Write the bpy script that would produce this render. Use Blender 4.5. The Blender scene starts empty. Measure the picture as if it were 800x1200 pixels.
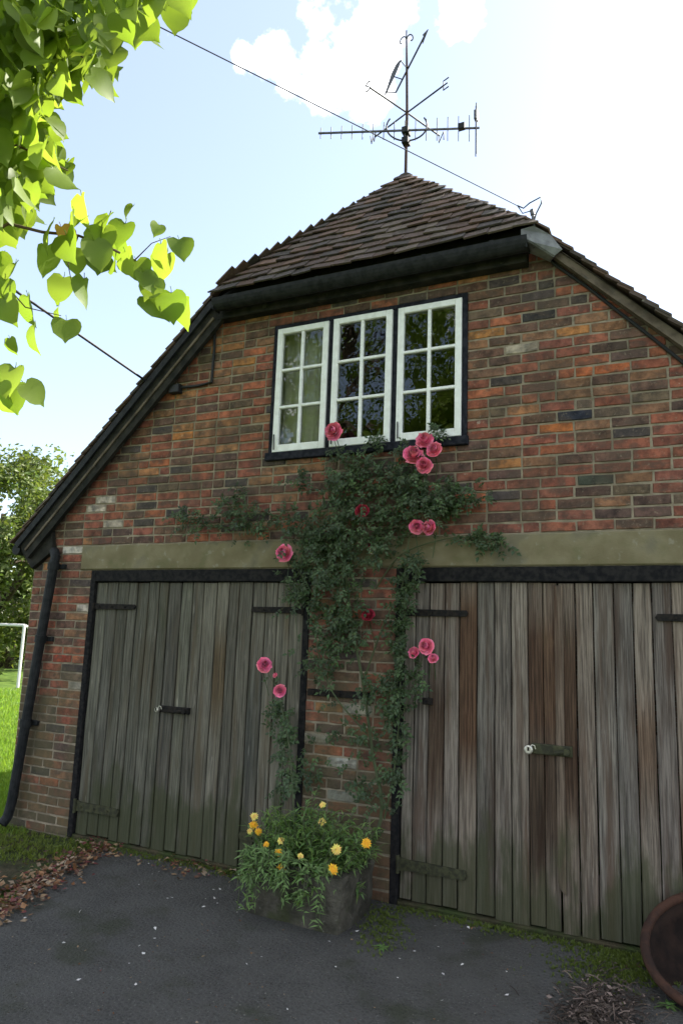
import bpy, math, random
from mathutils import Vector, Matrix, noise
random.seed(7)
S = bpy.context.scene
COL = S.collection
rad = math.radians
U = random.uniform

# ------------------------------------------------------------------ camera
CF, CP, CR, CY = 841.93, 0.17014, 0.03608, 0.452368          # focal length in photo pixels, pitch, roll, yaw
CAM = Vector((1.7953, -4.6645, 1.6904))
_fw = Vector((-math.sin(CY)*math.cos(CP), math.cos(CY)*math.cos(CP), math.sin(CP)))
_r0 = Vector((math.cos(CY), math.sin(CY), 0)); _u0 = _r0.cross(_fw)
_rt = math.cos(CR)*_r0 + math.sin(CR)*_u0
_up = -math.sin(CR)*_r0 + math.cos(CR)*_u0
cd = bpy.data.cameras.new('camera'); cam = bpy.data.objects.new('camera', cd); COL.objects.link(cam)
cd.sensor_fit = 'VERTICAL'; cd.sensor_height = 36; cd.lens = CF/1200*36; cd.clip_end = 3000; cd.clip_start = .05
cam.matrix_world = Matrix(((_rt.x, _up.x, -_fw.x, CAM.x), (_rt.y, _up.y, -_fw.y, CAM.y), (_rt.z, _up.z, -_fw.z, CAM.z), (0, 0, 0, 1)))
S.camera = cam
def ray(px, py):
    return (_fw + _rt*((px-400)/CF) - _up*((py-600)/CF)).normalized()
def onY(px, py, Y=0.):                       # point on an upright plane parallel to the front wall
    d = ray(px, py); return CAM + d*((Y-CAM.y)/d.y)
def onZ(px, py, z=0.):                       # point on a level plane
    d = ray(px, py); return CAM + d*((z-CAM.z)/d.z)
def away(px, py, dist): return CAM + ray(px, py)*dist
def pix(P):
    d = P-CAM; w = d.dot(_fw)
    if w < .05: return (-9999, -9999)
    return (400+CF*d.dot(_rt)/w, 600-CF*d.dot(_up)/w)

# ------------------------------------------------------------------ sky, sun, exposure
SUN_AZ, SUN_EL = rad(38), rad(41)            # azimuth measured from +Y towards +X
W = bpy.data.worlds.new('World'); S.world = W; W.use_nodes = True
nt = W.node_tree; nt.nodes.clear()
def N(t, typ, **kw):
    n = t.nodes.new(typ)
    for k, v in kw.items(): setattr(n, k, v)
    return n
out = N(nt, 'ShaderNodeOutputWorld'); bg = N(nt, 'ShaderNodeBackground'); bg.inputs[1].default_value = .1
sky = N(nt, 'ShaderNodeTexSky', sky_type='NISHITA', sun_disc=False, sun_elevation=SUN_EL, sun_rotation=SUN_AZ,
        air_density=1.0, dust_density=1.2, ozone_density=1.2)
tc = N(nt, 'ShaderNodeTexCoord')
def mth(t, op, a, b=None, c=None, clamp=False):
    n = N(t, 'ShaderNodeMath', operation=op); n.use_clamp = clamp
    for i, v in enumerate((a, b, c)):
        if v is None: continue
        if isinstance(v, (int, float)): n.inputs[i].default_value = v
        else: t.links.new(v, n.inputs[i])
    return n.outputs[0]
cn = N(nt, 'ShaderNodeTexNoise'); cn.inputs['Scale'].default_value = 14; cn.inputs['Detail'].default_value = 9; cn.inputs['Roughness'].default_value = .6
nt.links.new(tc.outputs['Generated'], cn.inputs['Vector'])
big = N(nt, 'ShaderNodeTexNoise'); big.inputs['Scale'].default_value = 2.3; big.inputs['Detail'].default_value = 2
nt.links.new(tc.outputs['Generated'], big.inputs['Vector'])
acc = mth(nt, 'MULTIPLY', mth(nt, 'SUBTRACT', big.outputs[0], .47), 2.2)  # cloud cover added beyond the view for brighter, more neutral fill
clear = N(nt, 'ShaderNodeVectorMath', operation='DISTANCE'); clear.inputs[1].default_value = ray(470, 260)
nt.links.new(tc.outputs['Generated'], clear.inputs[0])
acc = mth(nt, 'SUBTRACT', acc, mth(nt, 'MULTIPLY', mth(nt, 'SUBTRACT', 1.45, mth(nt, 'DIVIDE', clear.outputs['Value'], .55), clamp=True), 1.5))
for (px, py, r, amp) in [(412, 50, .12, .75), (428, 112, .075, .6), (440, 0, .08, .6), (320, 64, .065, .42), (283, 68, .05, .3), (535, 8, .055, .7), (190, 40, .05, .1), (335, 100, .045, .25)]:
    d = ray(px, py)
    dn = N(nt, 'ShaderNodeVectorMath', operation='DISTANCE'); dn.inputs[1].default_value = d
    nt.links.new(tc.outputs['Generated'], dn.inputs[0])
    g = mth(nt, 'MULTIPLY', mth(nt, 'SUBTRACT', 1, mth(nt, 'DIVIDE', dn.outputs['Value'], r), clamp=True), amp+1.0)
    acc = mth(nt, 'MAXIMUM', acc, mth(nt, 'SUBTRACT', g, .8))
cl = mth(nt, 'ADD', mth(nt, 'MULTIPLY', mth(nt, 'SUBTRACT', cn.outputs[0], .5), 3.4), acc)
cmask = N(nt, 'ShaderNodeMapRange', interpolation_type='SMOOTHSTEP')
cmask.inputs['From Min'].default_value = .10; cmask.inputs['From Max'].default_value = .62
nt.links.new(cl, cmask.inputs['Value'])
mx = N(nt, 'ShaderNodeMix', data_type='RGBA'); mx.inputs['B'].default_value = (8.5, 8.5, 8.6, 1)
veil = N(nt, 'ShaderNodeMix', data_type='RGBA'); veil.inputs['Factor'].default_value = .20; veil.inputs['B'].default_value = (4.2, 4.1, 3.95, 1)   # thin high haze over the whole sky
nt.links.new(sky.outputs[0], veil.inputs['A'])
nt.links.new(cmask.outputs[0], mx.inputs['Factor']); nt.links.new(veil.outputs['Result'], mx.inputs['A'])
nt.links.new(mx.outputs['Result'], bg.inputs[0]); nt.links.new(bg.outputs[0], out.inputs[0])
sl = bpy.data.lights.new('sun', 'SUN'); sl.energy = 4.2; sl.angle = rad(.5); sl.color = (1, .95, .86)
so = bpy.data.objects.new('sun', sl); COL.objects.link(so)
sd = Vector((math.sin(SUN_AZ)*math.cos(SUN_EL), math.cos(SUN_AZ)*math.cos(SUN_EL), math.sin(SUN_EL)))
so.rotation_euler = sd.to_track_quat('Z', 'Y').to_euler(); so.location = (6, 8, 12)
S.view_settings.view_transform = 'Standard'; S.view_settings.look = 'None'
S.view_settings.exposure = 1.86; S.view_settings.gamma = 1
S.render.engine = 'CYCLES'; S.render.resolution_x = 682; S.render.resolution_y = 1024

# ------------------------------------------------------------------ mesh helpers
class MB:
    def __init__(s): s.v = []; s.f = []; s.c = []
    def add(s, vs, fs, col=(1, 1, 1)):
        b = len(s.v); s.v += [tuple(p) for p in vs]; s.c += [col]*len(vs)
        s.f += [tuple(i+b for i in f) for f in fs]
    def box(s, x0, x1, y0, y1, z0, z1, col=(1, 1, 1)):
        s.add([(x0,y0,z0),(x1,y0,z0),(x1,y1,z0),(x0,y1,z0),(x0,y0,z1),(x1,y0,z1),(x1,y1,z1),(x0,y1,z1)],
              [(0,1,5,4),(1,2,6,5),(2,3,7,6),(3,0,4,7),(4,5,6,7),(3,2,1,0)], col)
    def cbox(s, x0, x1, y0, y1, z0, z1, ch=.004, jit=0., col=(1, 1, 1)):   # front (-Y) edges chamfered
        j = lambda: U(-jit, jit)
        s.add([(x0,y1,z0),(x1,y1,z0),(x1,y1,z1),(x0,y1,z1),
               (x0,y0+ch,z0),(x1,y0+ch,z0),(x1,y0+ch,z1),(x0,y0+ch,z1),
               (x0+ch+j(),y0+j(),z0+ch+j()),(x1-ch+j(),y0+j(),z0+ch+j()),(x1-ch+j(),y0+j(),z1-ch+j()),(x0+ch+j(),y0+j(),z1-ch+j())],
              [(0,4,7,3),(5,1,2,6),(7,6,2,3),(0,1,5,4),(4,5,9,8),(5,6,10,9),(6,7,11,10),(7,4,8,11),(8,9,10,11),(3,2,1,0)], col)
    def prism(s, pts, y0, y1, ch=0., col=(1, 1, 1)):      # polygon in XZ (counter-clockwise seen from -Y), y0 front
        n = len(pts); cx = sum(p[0] for p in pts)/n; cz = sum(p[1] for p in pts)/n
        rings = []
        if ch:
            def inn(p):
                d = Vector((cx-p[0], cz-p[1])); L = d.length or 1; k = min(ch*1.4, L*.4)/L
                return (p[0]+d.x*k, p[1]+d.y*k)
            rings = [[(inn(p)[0], y0, inn(p)[1]) for p in pts], [(p[0], y0+ch, p[1]) for p in pts], [(p[0], y1, p[1]) for p in pts]]
        else: rings = [[(p[0], y0, p[1]) for p in pts], [(p[0], y1, p[1]) for p in pts]]
        vs = [v for r in rings for v in r]; fs = [tuple(range(n)), tuple(reversed(range((len(rings)-1)*n, len(rings)*n)))]
        for k in range(len(rings)-1):
            for i in range(n):
                j = (i+1) % n; fs.append((k*n+i, (k+1)*n+i, (k+1)*n+j, k*n+j))
        s.add(vs, fs, col)
    def tube(s, pts, r, seg=8, col=(1, 1, 1), cap=True):
        pts = [Vector(p) for p in pts]; n = len(pts)
        rs = r if isinstance(r, (list, tuple)) else [r]*n
        vs = []; fs = []; prev = None
        for i, p in enumerate(pts):
            t = (pts[min(i+1, n-1)]-pts[max(i-1, 0)]).normalized()
            if prev is None: a = t.orthogonal().normalized()
            else:
                a = prev - t*prev.dot(t); a = a.normalized() if a.length > 1e-6 else t.orthogonal().normalized()
            prev = a; b = t.cross(a)
            for k in range(seg):
                an = 2*math.pi*k/seg; vs.append(p+(a*math.cos(an)+b*math.sin(an))*rs[i])
        for i in range(n-1):
            for k in range(seg):
                k2 = (k+1) % seg; fs.append((i*seg+k, i*seg+k2, (i+1)*seg+k2, (i+1)*seg+k))
        if cap: fs.append(tuple(reversed(range(seg)))); fs.append(tuple(range((n-1)*seg, n*seg)))
        s.add(vs, fs, col)
    def lathe(s, prof, M=Matrix(), seg=32, col=(1, 1, 1)):
        vs = []; fs = []; n = len(prof)
        for k in range(seg):
            a = 2*math.pi*k/seg
            for (r, z) in prof: vs.append(M @ Vector((r*math.cos(a), r*math.sin(a), z)))
        for k in range(seg):
            k2 = (k+1) % seg
            for i in range(n-1): fs.append((k*n+i, k2*n+i, k2*n+i+1, k*n+i+1))
        s.add(vs, fs, col)
    def mesh(s, name, mat, smooth=False):
        me = bpy.data.meshes.new(name); me.from_pydata(s.v, [], s.f); me.update()
        at = me.color_attributes.new('tint', 'FLOAT_COLOR', 'POINT')
        at.data.foreach_set('color', [x for c in s.c for x in (c[0], c[1], c[2], 1)])
        if mat: me.materials.append(mat)
        if smooth: me.polygons.foreach_set('use_smooth', [True]*len(me.polygons))
        return me
    def obj(s, name, mat, parent=None, smooth=False):
        return link(name, s.mesh(name, mat, smooth), parent)
def link(name, me, parent=None):
    o = bpy.data.objects.new(name, me); COL.objects.link(o)
    if parent: o.parent = parent; o.matrix_parent_inverse = PINV.get(parent.name, Matrix())
    return o
PINV = {}
def tag(o, label=None, cat=None, group=None, kind=None):
    if label: o['label'] = label
    if cat: o['category'] = cat
    if group: o['group'] = group
    if kind: o['kind'] = kind
    return o
def thing(name, loc, label, cat, group=None):
    o = bpy.data.objects.new(name, None); COL.objects.link(o); o.location = loc; o.empty_display_size = .2
    PINV[o.name] = Matrix.Translation(-Vector(loc))       # children are written in world coordinates
    return tag(o, label, cat, group)

# ------------------------------------------------------------------ materials
def newmat(name):
    m = bpy.data.materials.new(name); m.use_nodes = True; t = m.node_tree
    b = t.nodes['Principled BSDF']; return m, t, b
def pos(t, scale=(1, 1, 1), objspace=False):
    mp = N(t, 'ShaderNodeMapping'); mp.inputs['Scale'].default_value = scale
    if objspace: g = N(t, 'ShaderNodeTexCoord').outputs['Object']
    else: g = N(t, 'ShaderNodeNewGeometry').outputs['Position']
    t.links.new(g, mp.inputs[0]); return mp.outputs[0]
def nz(t, vec, scale, detail=4, rough=.55):
    n = N(t, 'ShaderNodeTexNoise'); n.inputs['Scale'].default_value = scale; n.inputs['Detail'].default_value = detail
    n.inputs['Roughness'].default_value = rough; t.links.new(vec, n.inputs['Vector']); return n.outputs[0]
def mr(t, v, a, b, c=0., d=1., smooth=True):
    n = N(t, 'ShaderNodeMapRange'); n.interpolation_type = 'SMOOTHSTEP' if smooth else 'LINEAR'
    for i, x in zip(('From Min', 'From Max', 'To Min', 'To Max'), (a, b, c, d)): n.inputs[i].default_value = x
    t.links.new(v, n.inputs['Value']); return n.outputs[0]
def mixc(t, fac, a, b, mode='MIX'):
    n = N(t, 'ShaderNodeMix', data_type='RGBA', blend_type=mode)
    for k, v in (('Factor', fac), ('A', a), ('B', b)):
        s_ = n.inputs[k]
        if isinstance(v, (int, float)): s_.default_value = v
        elif isinstance(v, (tuple, list)): s_.default_value = (*v[:3], 1)
        else: t.links.new(v, s_)
    return n.outputs['Result']
def bump(t, b, h, strength=.5, dist=.01):
    n = N(t, 'ShaderNodeBump'); n.inputs['Strength'].default_value = strength; n.inputs['Distance'].default_value = dist
    t.links.new(h, n.inputs['Height']); t.links.new(n.outputs[0], b.inputs['Normal'])
def tintnode(t):
    n = N(t, 'ShaderNodeAttribute'); n.attribute_name = 'tint'; return n.outputs['Color']
def zco(t):
    g = N(t, 'ShaderNodeNewGeometry'); s_ = N(t, 'ShaderNodeSeparateXYZ'); t.links.new(g.outputs['Position'], s_.inputs[0]); return s_.outputs

def mat_brick():
    m, t, b = newmat('brick'); p = pos(t)
    c = tintnode(t)
    c = mixc(t, 1., c, mixc(t, mr(t, nz(t, p, 13, 6, .65), .28, .72), (.42, .46, .5), (1.5, 1.48, 1.45)), 'MULTIPLY')
    c = mixc(t, mr(t, nz(t, pos(t, (7, 7, 13)), 1., 3), .52, .62, 0, .55), c, (.085, .062, .048))   # burnt patches
    c = mixc(t, mr(t, nz(t, p, 34, 6, .7), .55, .7, 0, .6), c, (.27, .215, .15))            # mortar smears
    c = mixc(t, mr(t, nz(t, p, 8, 7, .75), .62, .70, 0, .75), c, (.42, .36, .28))            # lime bloom
    c = mixc(t, mr(t, nz(t, p, 2.6, 5), .44, .72, 0, .7), c, (.080, .056, .042))            # soot and lichen blotches
    z = zco(t)[2]
    alg = mth(t, 'ADD', nz(t, p, 3.2, 6), mr(t, z, .3, 2.6, .22, -.17))
    c = mixc(t, mr(t, alg, .50, .74, 0, .68), c, (.088, .080, .042))                      # green algae, strongest low down
    t.links.new(c, b.inputs['Base Color']); b.inputs['Roughness'].default_value = .92
    b.inputs['Specular IOR Level'].default_value = .25
    bump(t, b, nz(t, p, 90, 6, .7), .7, .006); return m
def mat_noise(name, ca, cb, scale=8, rough=.85, bs=.4, bd=.005, bscale=60, spec=.3, metal=0., extra=None):
    m, t, b = newmat(name); p = pos(t)
    c = mixc(t, mr(t, nz(t, p, scale, 6), .35, .65), ca, cb)
    if extra:
        for (sc, lo, hi, amt, col) in extra: c = mixc(t, mr(t, nz(t, p, sc, 5), lo, hi, 0, amt), c, col)
    t.links.new(c, b.inputs['Base Color']); b.inputs['Roughness'].default_value = rough
    b.inputs['Specular IOR Level'].default_value = spec; b.inputs['Metallic'].default_value = metal
    bump(t, b, nz(t, p, bscale, 5, .65), bs, bd); return m
def mat_wood(name, hi, lo, warm):
    m, t, b = newmat(name)
    pg = pos(t, (55, 30, 1.6)); pl = pos(t, (14, 10, 1.1)); p = pos(t)
    g = nz(t, pg, 1.6, 7, .7)
    c = mixc(t, mr(t, g, .32, .68), lo, hi)
    c = mixc(t, mr(t, nz(t, pl, 1., 5), .48, .72, 0, .8), c, warm)                        # tannin streaks
    c = mixc(t, mr(t, nz(t, pos(t, (20, 20, .8)), 1.3, 5), .55, .7, 0, .55), c, (.036, .034, .03))
    c = mixc(t, mr(t, nz(t, pos(t, (30, 30, 3)), 1.3, 4), .62, .74, 0, .55), c, (.30, .27, .23))   # bleached flakes
    c = mixc(t, 1., c, tintnode(t), 'MULTIPLY')
    z = zco(t)[2]
    alg = mth(t, 'ADD', nz(t, pos(t, (6, 6, 2)), 1., 6), mr(t, z, .0, .9, .24, -.12))
    c = mixc(t, mr(t, alg, .50, .70, 0, .75), c, (.045, .05, .021))                       # algae
    t.links.new(c, b.inputs['Base Color']); b.inputs['Roughness'].default_value = .85; b.inputs['Specular IOR Level'].default_value = .25
    bump(t, b, g, .9, .006); return m
def mat_tile():
    m, t, b = newmat('roof_tile'); p = pos(t)
    c = mixc(t, 1., tintnode(t), mixc(t, nz(t, p, 20, 6), (.6, .6, .6), (1.4, 1.4, 1.4)), 'MULTIPLY')
    c = mixc(t, mr(t, nz(t, p, 34, 5), .6, .72, 0, .6), c, (.20, .19, .14))              # lichen
    c = mixc(t, mr(t, nz(t, p, 9, 5), .55, .72, 0, .7), c, (.045, .042, .022))            # moss
    t.links.new(c, b.inputs['Base Color']); b.inputs['Roughness'].default_value = .9; b.inputs['Specular IOR Level'].default_value = .2
    bump(t, b, nz(t, p, 70, 6, .7), .6, .006); return m
def mat_leaf(name, ca, cb, trans=.45, rnd=True, spots=None, rough=.5):
    m, t, b = newmat(name); t.nodes.remove(b); o = t.nodes['Material Output']
    if rnd: f = N(t, 'ShaderNodeObjectInfo').outputs['Random']; c = mixc(t, f, ca, cb)
    else: c = mixc(t, 1., tintnode(t), mixc(t, nz(t, pos(t), 14, 3), ca, cb), 'MULTIPLY')
    if spots: c = mixc(t, mr(t, nz(t, pos(t), 40, 3), .62, .7, 0, .6), c, spots)
    d = N(t, 'ShaderNodeBsdfPrincipled'); d.inputs['Roughness'].default_value = rough; d.inputs['Specular IOR Level'].default_value = .35
    tr = N(t, 'ShaderNodeBsdfTranslucent'); ms = N(t, 'ShaderNodeMixShader'); ms.inputs[0].default_value = trans
    t.links.new(c, d.inputs['Base Color'])
    t.links.new(mixc(t, 1., c, (1.55, 1.55, .75), 'MULTIPLY'), tr.inputs['Color'])
    t.links.new(d.outputs[0], ms.inputs[1]); t.links.new(tr.outputs[0], ms.inputs[2]); t.links.new(ms.outputs[0], o.inputs[0]); return m
def mat_plain(name, col, rough=.5, metal=0., spec=.4):
    m, t, b = newmat(name); p = pos(t)
    c = mixc(t, nz(t, p, 30, 5), tuple(x*.75 for x in col), tuple(x*1.25 for x in col))
    t.links.new(c, b.inputs['Base Color']); b.inputs['Roughness'].default_value = rough; b.inputs['Metallic'].default_value = metal
    b.inputs['Specular IOR Level'].default_value = spec; bump(t, b, nz(t, p, 120, 3), .15, .002); return m
def mat_glass():
    m, t, b = newmat('window_glass'); t.nodes.remove(b); o = t.nodes['Material Output']
    gl = N(t, 'ShaderNodeBsdfGlossy'); gl.inputs['Roughness'].default_value = .02
    tr = N(t, 'ShaderNodeBsdfTransparent'); tr.inputs[0].default_value = (.78, .82, .78, 1)
    fr = N(t, 'ShaderNodeFresnel'); fr.inputs[0].default_value = 1.5
    ms = N(t, 'ShaderNodeMixShader'); t.links.new(mth(t, 'MULTIPLY', fr.outputs[0], 1.9, clamp=True), ms.inputs[0])
    bn = N(t, 'ShaderNodeBump'); bn.inputs['Strength'].default_value = .12; bn.inputs['Distance'].default_value = .02
    t.links.new(nz(t, pos(t), 7, 2), bn.inputs['Height']); t.links.new(bn.outputs[0], gl.inputs['Normal'])
    t.links.new(tr.outputs[0], ms.inputs[1]); t.links.new(gl.outputs[0], ms.inputs[2]); t.links.new(ms.outputs[0], o.inputs[0]); return m
def mat_sidebrick():
    m, t, b = newmat('side_brick')
    g = N(t, 'ShaderNodeNewGeometry'); s_ = N(t, 'ShaderNodeSeparateXYZ'); t.links.new(g.outputs['Position'], s_.inputs[0])
    cb = N(t, 'ShaderNodeCombineXYZ'); t.links.new(mth(t, 'ADD', s_.outputs[0], s_.outputs[1]), cb.inputs[0]); t.links.new(s_.outputs[2], cb.inputs[1])
    bt = N(t, 'ShaderNodeTexBrick'); bt.inputs['Scale'].default_value = 1; bt.inputs['Brick Width'].default_value = .225; bt.inputs['Row Height'].default_value = .0725
    bt.inputs['Mortar Size'].default_value = .005; bt.inputs['Color1'].default_value = (.26, .09, .045, 1); bt.inputs['Color2'].default_value = (.12, .07, .05, 1); bt.inputs['Mortar'].default_value = (.28, .23, .17, 1)
    t.links.new(cb.outputs[0], bt.inputs['Vector']); t.links.new(bt.outputs[0], b.inputs['Base Color']); b.inputs['Roughness'].default_value = .9; return m

M_BRICK = mat_brick()
M_MORTAR = mat_noise('mortar', (.21, .17, .12), (.32, .265, .19), 12, .95, .6, .006, 90, .15, extra=[(2.6, .44, .7, .75, (.12, .105, .07)), (14, .55, .7, .5, (.11, .10, .07))])
M_SIDE = mat_sidebrick()
M_LINTEL = mat_noise('lintel_stone', (.15, .125, .068), (.225, .19, .115), 3, .9, .5, .004, 70, .2, extra=[(7, .5, .7, .55, (.11, .11, .05)), (18, .6, .7, .4, (.30, .28, .22)), (3, .52, .62, .5, (.10, .095, .07))])
M_WOODL = mat_wood('weathered_door_oak', (.165, .152, .122), (.048, .046, .036), (.085, .066, .042))
M_WOODR = mat_wood('weathered_door_elm', (.26, .222, .182), (.072, .058, .047), (.085, .050, .032))
M_FRAME = mat_noise('black_frame_paint', (.010, .010, .011), (.024, .022, .021), 30, .9, .3, .003, 80, .08)
M_IRON = mat_noise('black_iron', (.010, .010, .010), (.026, .021, .017), 40, .85, .4, .003, 120, .12)
M_STRAP = mat_noise('mossy_strap', (.03, .03, .018), (.06, .06, .03), 30, .8, .5, .004, 90, .2)
M_WHITE = mat_noise('white_paint', (.76, .76, .72), (.86, .86, .83), 20, .5, .2, .002, 90, .4, extra=[(40, .62, .72, .35, (.42, .40, .34))])
M_NAVY = mat_noise('window_frame_paint', (.012, .013, .018), (.028, .028, .036), 30, .85, .2, .002, 80, .08)
M_GLASS = mat_glass()
M_TILE = mat_tile()
M_GUTTER = mat_noise('gutter_black', (.010, .011, .012), (.022, .023, .024), 18, .7, .2, .002, 60, .2)
M_LEAD = mat_noise('lead_sheet', (.10, .10, .097), (.19, .19, .185), 10, .6, .4, .006, 25, .4)
M_BARGE = mat_noise('bargeboard', (.014, .014, .012), (.032, .029, .024), 10, .85, .4, .004, 70, .15, extra=[(14, .62, .72, .4, (.09, .085, .065))])
M_VERGE = mat_noise('verge_mortar', (.07, .054, .038), (.15, .118, .085), 9, .95, .6, .006, 70, .15, extra=[(12, .55, .68, .6, (.06, .06, .05))])
M_GALV = mat_noise('dull_metal', (.06, .06, .065), (.13, .125, .125), 30, .5, .2, .002, 90, .4, metal=.6)
M_DARKMET = mat_noise('painted_ironwork', (.02, .02, .022), (.05, .045, .042), 30, .6, .2, .002, 90, .4)
M_RUST = mat_noise('rust', (.060, .027, .016), (.026, .014, .010), 12, .85, .6, .006, 70, .25, extra=[(9, .58, .7, .5, (.02, .016, .013))])
M_SHELL = mat_noise('dark_rust', (.030, .018, .013), (.014, .010, .008), 10, .9, .6, .006, 70, .15)  # darker rust colour on the bowl shell than on its rim
M_STONE = mat_noise('trough_stone', (.05, .046, .034), (.105, .095, .073), 7, .95, 1., .03, 22, .15, extra=[(5, .48, .66, .8, (.045, .052, .022)), (30, .62, .72, .4, (.26, .25, .21))])
M_SOIL = mat_noise('soil', (.02, .015, .01), (.05, .038, .026), 30, .95, 1., .02, 60, .1)
M_CABLE = mat_plain('cable_black', (.012, .012, .013), .6)
M_WIRE = mat_plain('phone_wire', (.05, .05, .055), .6)
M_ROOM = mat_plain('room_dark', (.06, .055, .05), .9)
M_CURT = mat_plain('curtain_cloth', (.72, .69, .58), .9)
M_CURT2 = mat_plain('curtain_yellow', (.55, .47, .22), .9)
M_BRASS = mat_plain('padlock_steel', (.55, .52, .44), .35, .6)
M_BARK = mat_noise('bark', (.05, .038, .026), (.12, .095, .07), 14, .95, .9, .015, 30, .15)
M_TWIG = mat_plain('twig', (.10, .065, .035), .8)
M_STEM = mat_plain('green_stem', (.06, .075, .03), .7)
M_LIME = mat_leaf('lime_leaf', (.13, .20, .028), (.21, .28, .05), .6)
M_LIMEY = mat_leaf('autumn_leaf', (.40, .22, .03), (.36, .20, .04), .5)
M_LIMES = mat_leaf('lime_leaf_mass', (.13, .20, .028), (.20, .27, .045), .6, rnd=False)
M_ROSELEAF = mat_leaf('rose_leaf', (.026, .048, .018), (.062, .095, .036), .25, rnd=False, rough=.42)
M_MARI = mat_leaf('marigold_leaf', (.10, .17, .05), (.19, .28, .10), .35, rnd=False)
M_BUSH = mat_leaf('background_leaf', (.06, .10, .025), (.14, .18, .05), .35, rnd=False)
M_GRASS = mat_leaf('grass_blade', (.10, .19, .025), (.19, .29, .04), .45, rnd=False)
M_MOSS = mat_leaf('moss_tuft', (.08, .115, .016), (.13, .165, .028), .25, rnd=False)
M_LITTER = mat_leaf('dry_leaf', (.8, .8, .8), (1.2, 1.2, 1.2), .12, rnd=False, rough=.7)
M_GOAL = mat_plain('white_tube', (.55, .54, .52), .5)

def petal_mat(name, ca, cb):
    m, t, b = newmat(name)
    c = mixc(t, nz(t, pos(t), 45, 3), ca, cb)
    t.links.new(mixc(t, 1., c, tintnode(t), 'MULTIPLY'), b.inputs['Base Color']); b.inputs['Roughness'].default_value = .6
    b.inputs['Specular IOR Level'].default_value = .2; b.inputs['Subsurface Weight'].default_value = .0; return m
M_ROSE = petal_mat('rose_petal', (.95, .17, .32), (.97, .42, .54))
M_ROSED = petal_mat('rose_petal_deep', (.36, .03, .06), (.50, .06, .09))
M_ROSEW = petal_mat('rose_bud_cream', (.62, .60, .42), (.70, .66, .5))
M_YEL = petal_mat('marigold_petal', (.85, .42, .02), (.92, .58, .04))
M_YELP = petal_mat('marigold_pale', (.80, .62, .10), (.85, .70, .2))
M_PETW = petal_mat('fallen_petal', (.62, .58, .55), (.75, .70, .66))

def mat_asphalt():
    m, t, b = newmat('asphalt'); p = pos(t)
    v = N(t, 'ShaderNodeTexVoronoi'); v.inputs['Scale'].default_value = 55; t.links.new(p, v.inputs['Vector'])
    c = mixc(t, mr(t, nz(t, p, 3, 5), .35, .65), (.050, .047, .041), (.086, .081, .071))
    c = mixc(t, mr(t, v.outputs['Distance'], .1, .5, .0, .5), c, (.12, .113, .10))
    c = mixc(t, mr(t, nz(t, p, 75, 3), .6, .7, 0, .6), c, (.22, .215, .20))                # pale chippings
    c = mixc(t, mr(t, nz(t, p, 2.1, 6), .52, .68, 0, .75), c, (.046, .050, .026))             # mossy film
    c = mixc(t, mr(t, nz(t, p, 1.2, 4), .55, .62, 0, .4), c, (.11, .108, .10))              # worn paler patches
    t.links.new(c, b.inputs['Base Color']); b.inputs['Roughness'].default_value = .85; b.inputs['Specular IOR Level'].default_value = .3
    h = mth(t, 'ADD', v.outputs['Distance'], nz(t, p, 200, 4))
    bump(t, b, h, 1., .016); return m
M_ASPH = mat_asphalt()
M_GROUND = mat_noise('ground_grass', (.045, .085, .014), (.10, .155, .028), 3, .95, .6, .02, 30, .1)
M_EARTH = mat_noise('earth', (.035, .034, .018), (.075, .062, .036), 7, .95, .9, .02, 40, .1, extra=[(4, .42, .62, .8, (.045, .065, .02))])

# ------------------------------------------------------------------ ground
g = MB(); n = 24
g.add([(-900, -900, -.06), (900, -900, -.06), (900, 900, -.06), (-900, 900, -.06)], [(0, 1, 2, 3)])
tag(g.obj('ground', M_GROUND), kind='structure')
edge = [onZ(*p) for p in [(-150, 1160), (-60, 1105), (0, 1066), (40, 1034), (80, 1012), (118, 996), (132, 986)]]
dv = MB()
poly = [(-2.7, .02, 0), (2.9, .02, 0), (5, .02, 0), (5, -12, 0), (-3.6, -12, 0), (-2.4, -5, 0)] + [(p.x, p.y, 0) for p in edge]
dv.add(poly, [tuple(range(len(poly)))[::-1]])
tag(dv.obj('driveway', M_ASPH), kind='structure')
er = MB(); ex = []
for i in range(14):
    for j in range(12):
        x = -7+i*.36; y = -6+j*.56; ex.append((x, y, -.012+.022*noise.noise((x*1.7, y*1.7, 3))))
er.add(ex, [(i*12+j, (i+1)*12+j, (i+1)*12+j+1, i*12+j+1) for i in range(13) for j in range(11)])
tag(er.obj('earth_verge', M_EARTH, smooth=True), kind='structure')

# ------------------------------------------------------------------ the brick garage
XC = -.36; RIDGE = 5.80; WL, WR = -3.55, 2.83; DEPTH = 7.0
garage = thing('brick_garage', (XC, 0, 0), 'old red brick garage with half hipped tiled roof and weathered plank double doors', 'garage')
PC = .0725                                    # brick course
LT = 33*PC-.0055                              # lintel top
LB = LT-3*PC
DL = (-2.845, -.70); DR = (-.03, 2.115)
WX = (-1.121, .466); WZ = (LT+9*PC, LT+24*PC)
EAVE = 4.36
roofz = lambda x: RIDGE-.11-abs(x-XC)*1.0     # underside of the roof at the wall
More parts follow.
